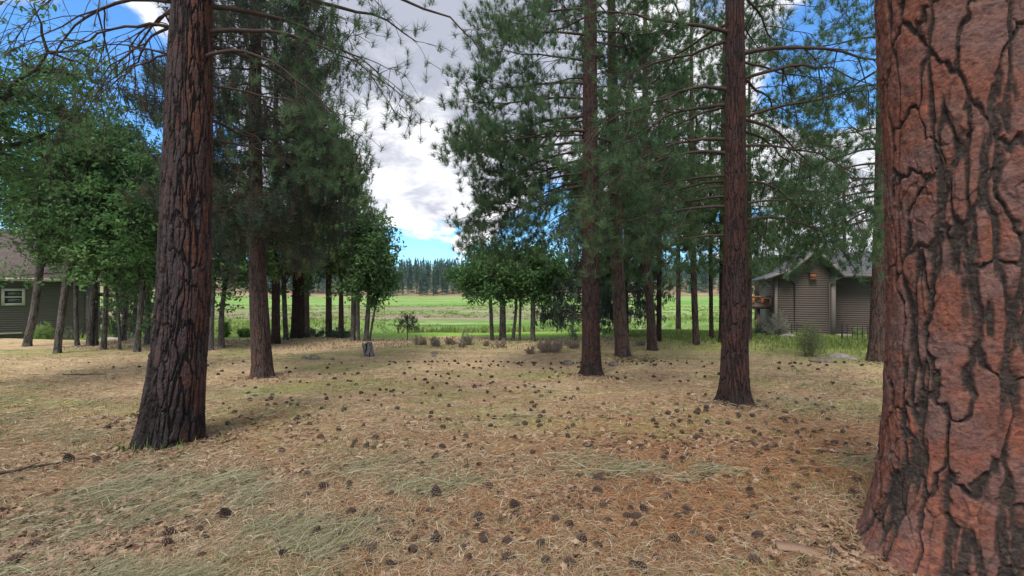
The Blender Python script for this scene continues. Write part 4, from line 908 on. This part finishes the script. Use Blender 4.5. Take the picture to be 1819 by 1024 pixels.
rock(557, 638, 21, 7, 'flat grey rock, largest of the row between the conifer and stump', 2)
rock(591, 639, 8, 4, 'small rock lying alone between the flat grey rock and the stump', 3)
rock(772, 629, 11, 5, 'little tan stone above another on the grass right of the stump', 4)
rock(771, 634, 8, 4, 'little block-shaped stone below the tan one, right of the stump', 5)
rock(1008, 646, 18, 8, 'pointed grey rock left of the slender red pine', 6)
rock(1090, 650, 17, 7, 'tan-grey rock right of the slender red pine', 7)
rock(379, 650, 9, 3, 'small flat rock right of the charred pine', 8)
rock(1490, 636, 34, 8, 'long grey flagstone propped near the picket fence', 9, 'flagstone', .5, 'flagstone', 'stone', group='stones in the garden')
rock(1512, 640, 22, 5, 'pale flagstone right of the long grey one', 10, 'flagstone', .5, 'flagstone', 'stone', group='stones in the garden')
rock(1462, 642, 48, 6, 'wide low mossy stone in the grass before the picket fence', 11, 'rock', .6, group='stones in the garden')
rock(1400, 624, 30, 8, 'grey garden stone under the shrub at the house corner', 12, 'flagstone', .6, group='stones in the garden', d=15)
rock(1500, 597, 34, 7, 'reddish stone at the foot of the right wing wall', 13, 'flagstone', .6, group='stones in the garden', d=20.5)
rock(198, 606, 44, 6, 'long pale stone slab behind the left grove', 14, 'flagstone', .4, group='stones in the garden', d=15.8)
rock(242, 614, 24, 7, 'grey stone slab at the foot of the curved oak', 15, 'flagstone', .5, group='stones in the garden')
# sand patch
xc_, yc_ = X(1215, 44), 46.; a = np.arange(40)/40*2*np.pi; r_ = 1+.2*np.sin(3*a)+.1*np.sin(5*a+1)
vx = xc_+np.cos(a)*1.9*r_; vy = yc_+np.sin(a)*2.2*r_
v = np.vstack([np.stack([vx, vy, height(vx, vy)+.03], -1), [[xc_, yc_, float(height(xc_, yc_))+.02]]]); i = np.arange(40)
M['sand'] = rock_mat('pale_sand', (.55, .47, .36), (.64, .56, .44))
tag(mk('sand_bunker', v, [np.stack([i, (i+1) % 40, i*0+40], -1)], M['sand']), kind='structure')

def stick(px, py, L, ang, r, label, seed, curv=.2, mat='twig'):
    d = gdepth(py); x, y, _ = world(px, py, d); rg = np.random.default_rng(seed); s = np.linspace(-.5, .5, 8)
    xx = s*L*math.cos(ang); yy = s*L*math.sin(ang)+curv*L*(s**2-.1); P_ = np.stack([xx, yy, gz(x+xx, y+yy)-float(gz(x, y))+.02+.01*rg.random(8)], -1)
    g = G(); g.tubes(P_, r*(1-.5*(s+.5)), 6); g.tubes(np.array([P_[4], P_[4]+[.15*L, .12*L, .03]]), np.array([r*.5, r*.2]), 5)
    o = g.build('fallen_stick', M[mat]); o.location = (x, y, float(gz(x, y))); return tag(o, label, 'stick', 'fallen sticks')
M['twig_grey'] = twig_mat('bleached_stick', (.30, .26, .22), (.45, .40, .34))
stick(1500, 812, .35, -.5, .008, 'straight dark stick on needles, left of the giant trunk', 1)
stick(1555, 800, .28, 1.2, .006, 'curved pale stick just left of the giant trunk', 2, .8, 'twig_grey')
stick(965, 693, .7, -.7, .010, 'pale bleached stick on the grass below the slender red pine', 3, .3, 'twig_grey')
stick(35, 838, .5, .7, .016, 'black broken stick near the left edge', 4)
stick(150, 668, .8, .05, .010, 'thin dark branch lying left of the charred pine', 5)
stick(820, 880, .12, -.9, .004, 'tiny pale curved twig in the middle foreground', 6, .6, 'twig_grey')
stick(405, 618, .5, .1, .014, 'dark broken branch right of the forked oak foot', 7)
# bark slab near the giant
g = G(); rgb = np.random.default_rng(4); s = np.linspace(0, 1, 9); 
top_ = np.stack([s*.24-.12, .030+.012*rgb.random(9), .018+.012*np.sin(s*3)], -1); bot_ = np.stack([s*.25-.12, -.03-.012*rgb.random(9), .006+.01*np.sin(s*3)], -1)
V_ = np.vstack([top_, bot_, top_-[0, 0, .012], bot_-[0, 0, .012]]); i = np.arange(8)
g.add(V_, np.vstack([np.stack([i+9, i+10, i+1, i], -1), np.stack([i+27, i+18, i+19, i+28], -1), np.stack([i, i+1, i+19, i+18], -1), np.stack([i+10, i+9, i+27, i+28], -1)]), .5)
o = g.build('bark_flake', M['dead_leaf']); d = gdepth(985); x, y, _ = world(1418, 985, d); o.location = (x, y, float(gz(x, y))+.02); o.rotation_euler = (0, .1, -.25)
tag(o, 'flat tan bark flake lying left of the giant trunk foot', 'bark piece')

# ------------------------------------------------------------------ pine cones
def cone_mesh(rg, L=.10, Rr=.042, ns=70, seg=True):
    g = G(); k = np.arange(ns); t = (k+.5)/ns; a = k*2.39996
    prof = np.sin(np.clip(t*.93+.07, 0, 1)*np.pi)**.6*(1-.35*t)
    for i in range(ns):
        r = Rr*prof[i]; z = L*(t[i]-.5); ca, sa = math.cos(a[i]), math.sin(a[i]); rad = np.array([ca, sa, 0]); tan = np.array([-sa, ca, 0]); up = np.array([0, 0, 1.])
        b = rad*r*.25+up*z; w = .0095*(.6+.6*prof[i]); out_ = rad*r*1.02+up*(z+L*.10)
        v = [b-tan*w*.4, b+tan*w*.4, out_+tan*w, out_+rad*.004-up*.003, out_-tan*w, b+up*.003-tan*w*.3, b+up*.003+tan*w*.3, out_+tan*w*.8+up*.006, out_-tan*w*.8+up*.006]
        g.add(v, [(0, 1, 2, 3), (0, 3, 4, 0+5), (5, 8, 7, 6), (2, 7, 8, 3)][:1]+[(5, 8, 7, 6), (4, 3, 8, 8)][:1], [.0, .0, .8, 1, .8, 0, 0, .9, .9])
        g.add([v[0], v[3], v[4], v[5]], [(0, 1, 2, 3)], [0, 1, .8, 0]); g.add([v[2], v[7], v[8], v[4], v[3]], [(0, 1, 2, 3, 4)], [.8, .9, .9, .8, 1])
    s = np.linspace(0, 1, 7); P_ = np.stack([s*0, s*0, (s-.5)*L*.95], -1); g.tubes(P_, Rr*.42*np.sin(s*.9*np.pi+.15)**.5, 8, .1)
    return g
cones = []
for k in range(5):
    g = cone_mesh(rng, (.095, .085, .105, .08, .09)[k], (.040, .042, .041, .036, .044)[k], (70, 60, 76, 54, 64)[k]); o = g.build('pine_cone', M['cone' if k % 2 == 0 else 'cone_brown']); cones.append(o)
rg = np.random.default_rng(42)
pts = [(1033, 962), (1340, 1000), (1012, 1000), (1125, 1008), (1262, 958), (660, 985), (775, 965), (850, 925), (1185, 880), (1062, 870), (1072, 898), (1115, 915), (1130, 915), (1345, 952), (1130, 1012), (1197, 960), (1360, 838), (1062, 850), (295, 975), (300, 955), (575, 875), (620, 868), (545, 848), (745, 885), (775, 888), (172, 818), (122, 818), (215, 800), (570, 778), (400, 925), (60, 975), (25, 1005), (1240, 780), (1360, 800), (868, 870), (915, 905), (1010, 935)]
W_list = []
for px, py in pts:
    d = gdepth(py); p = world(px, py, d); W_list.append((p[0], p[1]))
while len(W_list) < 720:
    py = 644+(1010-644)*rg.random()**3.1; px = rg.uniform(130, 1640); d = gdepth(py); x = (px-CX)/F*d
    wgt = .25+.9*math.exp(-((px-1050)/380)**2)+.5*math.exp(-((px-700)/200)**2)
    if py < 700: wgt *= .35+.9*math.exp(-((px-950)/260)**2)
    if px < 350: wgt *= .25
    wgt *= .25+1.6*float(sstep(fbm(np.array([[x*1.3+300]]), np.array([[d*1.6+300]]), 4096, 55, 2), -.06, .12)[0, 0])
    if rg.random() > wgt: continue
    if math.hypot(x-gx, d-gy) < .8 or math.hypot(x+3, d-5.) < .45: continue
    if rg.random() < .6 and W_list and min((x-a)**2+(d-b)**2 for a, b in W_list) < (.035*d)**2: continue
    W_list.append((x, d))
W_list = W_list[:len(pts)]+sorted(W_list[len(pts):], key=lambda p: p[1])
used = set()
far_v = G()
for i, (x, y) in enumerate(W_list):
    k = int(rg.integers(0, 5)); s = rg.uniform(.45, .80) if i >= len(pts) else rg.uniform(.85, 1.08)
    rot = (R(rg.uniform(60, 120)), R(rg.uniform(-15, 15)), rg.uniform(0, 6.28)) if rg.random() < .8 else (R(rg.uniform(-30, 30)), R(rg.uniform(-30, 30)), rg.uniform(0, 6.28))
    z = float(gz(x, y))+rg.uniform(.008, .026)*s
    if i < 300:
        if k in used: o = cones[k].copy(); COL.objects.link(o)
        else: o = cones[k]; used.add(k)
        o.location = (x, y, z); o.rotation_euler = rot; o.scale = (s, s, s)
        row = 0 if y < 3.0 else 1 if y < 3.7 else 2 if y < 4.6 else 3 if y < 6 else 4
        col_ = int(np.clip((x/y+.95)/.31, 0, 5))
        zr_ = ('in the nearest foreground', 'in the near foreground', 'a few steps away', 'level with the charred pine foot', 'beyond the furrowed pine')[row]
        zc_ = ('at the far left', 'toward the charred pine', 'left of centre', 'right of centre', 'below the red pines', 'beside the giant trunk')[col_]
        zone = ('dark pine cone on litter '+zr_+', '+zc_, 'pine cones '+zr_+', '+zc_)
        tag(o, zone[0], 'pine cone', zone[1])
    else:
        # distant cone, a few pixels: a lumpy body with rows of scales
        n = 7; u = np.linspace(0.05, np.pi-.05, n); a = np.arange(8)/8*2*np.pi; A, U = np.meshgrid(a, u); rr = .038*s*(1+.25*((np.arange(8) % 2)[None]-.5)*((np.arange(n) % 2)[:, None]-.5)*4*.5)
        v = np.stack([rr*np.sin(U)*np.cos(A), rr*np.sin(U)*np.sin(A), .05*s*np.cos(U)], -1).reshape(-1, 3); c_, s_ = math.cos(rot[2]), math.sin(rot[2])
        v = np.stack([v[:, 2]*c_-v[:, 0]*s_, v[:, 2]*s_+v[:, 0]*c_, v[:, 1]], -1)+[x, y, z]
        ix = np.arange(n*8).reshape(n, 8); far_v.add(v, np.stack([ix[:-1], ix[1:], np.roll(ix[1:], -1, 1), np.roll(ix[:-1], -1, 1)], -1).reshape(-1, 4), np.tile(np.array([.1, .6]*4), n))
if far_v.n: tag(far_v.build('distant_pine_cones', M['cone']), 'scatter of small dark pine cones far across the dry grass', 'pine cones', kind='stuff')

# ------------------------------------------------------------------ ground litter (uncountable)
def scatter(n, d0, d1, rg, xk=1.2, dens=None, pw=1.):
    out = []; tot = 0
    while tot < n:
        u = rg.random(n); d = 1/(1/d1+(1/d0-1/d1)*u**pw); x = rg.uniform(-xk, xk, n)*d
        if dens is not None:
            ok = rg.random(n) < dens(x, d); x, d = x[ok], d[ok]
        ok = (np.hypot(x-gx, d-gy) > .45); x, d = x[ok], d[ok]
        out.append(np.stack([x, d], -1)); tot += len(x)
    return np.concatenate(out)[:n]
def blades(n, d0, d1, L, wd, hz, rg, mat, name, label, cat, dens=None, seg=4, curl=.3, dirbias=None, tilt=.12, pw=1., wgrow=.35):
    p = scatter(n, d0, d1, rg, dens=dens, pw=pw); x, y = p.T
    l = rg.uniform(*L, n); a = rg.uniform(0, 6.28, n)
    if dirbias is not None: a = dirbias(x, y)+rg.normal(0, .5, n)+np.where(rg.random(n) < .25, rg.uniform(-1.5, 1.5, n), 0)
    s = np.linspace(0, 1, seg+1)[None]; k = rg.normal(0, curl, n)[:, None]; aa = a[:, None]+k*s*2
    st_ = l[:, None]/seg; dx = np.cumsum(np.cos(aa)*st_, 1)-np.cos(aa)*st_; dy = np.cumsum(np.sin(aa)*st_, 1)-np.sin(aa)*st_
    X_ = x[:, None]+dx; Y_ = y[:, None]+dy
    h0 = rg.uniform(0, hz, n)[:, None]; rise = np.abs(rg.normal(0, tilt, n))[:, None]*l[:, None]
    Z_ = gz(X_, Y_)+.002+h0+rise*np.sin(s*np.pi*rg.uniform(.5, 1., n)[:, None])
    w = (wd*rg.uniform(.6, 1.3, n)*(1+wgrow*np.maximum(0, y-2.5)))[:, None]*(1-.65*s**2)/2
    nx = -np.sin(aa)*w; ny = np.cos(aa)*w; zz = rg.normal(0, .5, n)[:, None]*w
    A = np.stack([X_-nx, Y_-ny, Z_-zz], -1); B = np.stack([X_+nx, Y_+ny, Z_+zz], -1)
    V = np.stack([A, B], 2).reshape(-1, 3); ix = np.arange(n*(seg+1)*2).reshape(n, seg+1, 2)
    f = np.stack([ix[:, :-1, 0], ix[:, 1:, 0], ix[:, 1:, 1], ix[:, :-1, 1]], -1).reshape(-1, 4)
    o = mk(name, V, [f], M[mat], None, {'var': np.repeat(rg.random(n), (seg+1)*2)})
    return tag(o, label, cat, kind='stuff')
def nz(x, y, s, seed): return fbm(x*s+500, y*s*1.8+500, 8192, seed, 3)*2
rg = np.random.default_rng(90)
blades(210000, 1.9, 12, (.025, .11), .0021, .014, rg, 'straw', 'dry_grass', 'dry tan mown grass covering the lot', 'grass', curl=.35, tilt=.16,
       dens=lambda x, y: np.clip(.7-.35*sstep(x, .2, 1.6)*(1-sstep(y, 4, 6))+nz(x, y, .8, 7), .12, 1))
blades(29000, 1.9, 8, (.06, .30), .0019, .035, rg, 'hay', 'cut_hay', 'grey-green swaths of cut hay lying on the dry grass', 'hay', curl=.16, tilt=.07, dirbias=lambda x, y: .35+.6*np.sin(x*.5+y*.7),
       dens=lambda x, y: np.clip(sstep(nz(x, y, .65, 17)+.5*(1-sstep(x, -1.6, .2))*(1-sstep(y, 3.2, 4.8))-.25*sstep(x, 0, 2)+.5*nz(x, y, 3.5, 19), .05, .8), .03, 1))
blades(90000, 1.9, 9, (.07, .17), .0019, .014, rg, 'orange_needle', 'fallen_needles', 'orange fallen pine needles strewn over the foreground', 'pine needles', curl=.12, tilt=.1,
       dens=lambda x, y: np.clip(.22+.9*sstep(x+nz(x, y, .6, 27)*1.5, -.6, 1.6)*(1-sstep(y, 3.8, 6.5))+.25*sstep(nz(x, y, .9, 28), .0, .3), 0, 1))
# green tufts: upright blades in patches
def tufts(n, per, d0, d1, h, wd, rg, mat, name, label, dens=None, pts=None, spread=.05):
    p = scatter(n, d0, d1, rg, dens=dens) if pts is None else np.asarray(pts)
    n = len(p); x = np.repeat(p[:, 0], per)+rg.normal(0, spread, n*per); y = np.repeat(p[:, 1], per)+rg.normal(0, spread, n*per); m = n*per
    hh = rg.uniform(*h, m); a = rg.uniform(0, 6.28, m); ln = rg.uniform(.1, .6, m)*hh
    z = gz(x, y); w = wd*(1+.3*np.maximum(0, y-3)); b = np.stack([x, y, z-.004], -1); sd = np.stack([-np.sin(a)*w, np.cos(a)*w, 0*a], -1)/2
    mid = b+np.stack([np.cos(a)*ln*.35, np.sin(a)*ln*.35, hh*.6], -1); tip = b+np.stack([np.cos(a)*ln, np.sin(a)*ln, hh], -1)
    V = np.stack([b-sd, b+sd, mid+sd*.8, mid-sd*.8, tip], 1).reshape(-1, 3); ix = np.arange(m*5).reshape(-1, 5)
    o = mk(name, V, [ix[:, [0, 1, 2, 3]], ix[:, [3, 2, 4]]], M[mat], None, {'var': np.repeat(rg.random(m), 5)}); return tag(o, label, 'grass', kind='stuff')
tufts(2600, 7, 2., 15, (.02, .07), .003, rg, 'grass', 'green_grass_tufts', 'small green grass tufts sprouting through the dry grass', dens=lambda x, y: np.clip(sstep(nz(x, y, .7, 37)+.15*sstep(y, 4, 7)*sstep(x, 0, 2), .0, .3), .05, 1))
foot = np.stack([-3.62+rg.normal(0, .28, 26), 4.78+rg.normal(0, .08, 26)], -1)
tufts(0, 5, 0, 0, (.05, .14), .004, rg, 'grass', 'trunk_foot_grass', 'green blades growing at the foot of the charred pine', pts=foot)
xx = rg.uniform(3.5, 14, 9000); yy = rg.uniform(11.3, 20, 9000); keep = (xx*.55+yy*.8+rg.normal(0, .8, 9000) > 15.2)
tufts(0, 5, 0, 0, (.05, .16), .006, rg, 'grass_house', 'lawn_grass', 'rough green grass below the grey house', pts=np.stack([xx[keep], yy[keep]], -1), spread=.1)
xx = rg.uniform(-12, 8, 1500); yy = rg.uniform(12.5, 15.2, 1500)
tufts(0, 5, 0, 0, (.02, .055), .006, rg, 'straw', 'edge_grass', 'taller straw-coloured grass along the lot edge', pts=np.stack([xx, yy], -1), spread=.1)
# dead oak leaves
p = scatter(14000, 1.9, 6, rg, dens=lambda x, y: np.clip(sstep(nz(x, y, 1.1, 47)+.4*(1-sstep(y, 2.5, 3.3)), .08, .4), .04, 1)); n = len(p)
c = np.stack([p[:, 0], p[:, 1], gz(p[:, 0], p[:, 1])+.008+rg.random(n)*.018], -1); nr = norm(rg.normal(size=(n, 3))*.45+[0, 0, 1]); u = norm(np.cross(nr, rg.normal(size=(n, 3)))); w = np.cross(nr, u)
K = 14; aa = np.arange(K)/K*2*np.pi; lob = 1+.28*np.cos(aa*5+.3); ll = rg.uniform(.016, .036, n)
V = c[:, None]+ll[:, None, None]*((np.cos(aa)*lob)[None, :, None]*u[:, None]+(np.sin(aa)*lob*.6)[None, :, None]*w[:, None]+(.3*(np.sin(aa)**2)*rg.uniform(-.3, 1.2, (n, 1)))[..., None]*nr[:, None])
tag(mk('dead_leaves', V.reshape(-1, 3), [np.arange(n*K).reshape(n, K)], M['dead_leaf'], None, {'var': np.repeat(rg.random(n), K)}), 'curled dead oak leaves littering the foreground', 'leaf litter', kind='stuff')

# ------------------------------------------------------------------ air
g = G(); g.box((-1500, -60, -6), (1500, 1600, 60)); m, nt_ = new_mat('thin_valley_haze')
pv = N(nt_, 'ShaderNodeVolumePrincipled', inp={'Color': (.72, .88, 1, 1), 'Density': .0002, 'Anisotropy': .2}); N(nt_, 'ShaderNodeOutputMaterial', inp={'Volume': pv.outputs[0]})
tag(g.build('haze', m), 'thin pale haze over the meadow and far wood', 'haze', kind='stuff')

rg = np.random.default_rng(400)
yy = 19+rg.random(16000)**1.6*110; xx = rg.uniform(-1.1, 1.1, 16000)*yy; k = (fbm(xx*.16+300, yy*.16+300, 4096, 77, 3) > -.02)
def meadow_clumps(x, y):
    n = len(x); per = 6; xr_ = np.repeat(x, per)+rg.normal(0, .22, n*per); yr_ = np.repeat(y, per)+rg.normal(0, .22, n*per); m_ = n*per
    hh = rg.uniform(.10, .34, m_); a = rg.uniform(0, 6.28, m_); w = .02+.0012*yr_; b = np.stack([xr_, yr_, height(xr_, yr_)-.02], -1)
    sd = np.stack([np.cos(a)*w, np.sin(a)*w, 0*a], -1); tip = b+np.stack([rg.normal(0, .08, m_), rg.normal(0, .08, m_), hh], -1)
    V_ = np.stack([b-sd, b+sd, tip], 1).reshape(-1, 3)
    return mk('meadow_grass', V_, [np.arange(m_*3).reshape(-1, 3)], M['grass_house'], None, {'var': np.repeat(rg.random(n), per*3)})
tag(meadow_clumps(xx[k], yy[k]), 'rough green grass clumps across the open meadow', 'grass', kind='stuff')

M['bark_chip'] = var_mat('shed_bark_chips', (.045, .03, .026), (.22, .12, .085), c2=(.34, .25, .20))
rg = np.random.default_rng(410); P_ = []
for px, py, rr, n in ((1130, 640, .9, 900), (1107, 634, .5, 400), (1051, 667, .55, 500), (1304, 716, .6, 900), (300, 786, .7, 900), (467, 670, .45, 350), (1557, 645, .5, 300)):
    d = gdepth(py); x, y, _ = world(px, py, d); a = rg.random(n)*6.28; q = rr*np.abs(rg.normal(0, .6, n))+.12; P_.append(np.stack([x+np.cos(a)*q, y+np.sin(a)*q*.8], -1))
a = rg.random(2600)*6.28; q = .42+.55*np.abs(rg.normal(0, .7, 2600)); P_.append(np.stack([gx+np.cos(a)*q, gy+np.sin(a)*q], -1))
P_.append(scatter(9000, 1.9, 9, rg, dens=lambda x, y: np.clip(.3+nz(x, y, 1.4, 61)*1.5, .03, 1)))
p = np.concatenate(P_); n = len(p); c = np.stack([p[:, 0], p[:, 1], gz(p[:, 0], p[:, 1])+.006+rg.random(n)*.014], -1)
nr = norm(rg.normal(size=(n, 3))*.4+[0, 0, 1]); u = norm(np.cross(nr, rg.normal(size=(n, 3)))); w = np.cross(nr, u); l = rg.uniform(.006, .024, n)[:, None]; k = rg.uniform(.25, .6, (n, 1))
V_ = np.stack([c-u*l-w*l*k*.6, c-u*l*.2-w*l*k, c+u*l-w*l*k*.5, c+u*l*.8+w*l*k*.7, c-u*l*.7+w*l*k], 1).reshape(-1, 3)
tag(mk('bark_litter', V_, [np.arange(n*5).reshape(n, 5)], M['bark_chip'], None, {'var': np.repeat(rg.random(n), 5)}), 'dark shed bark chips piled round the trunk feet', 'bark litter', kind='stuff')
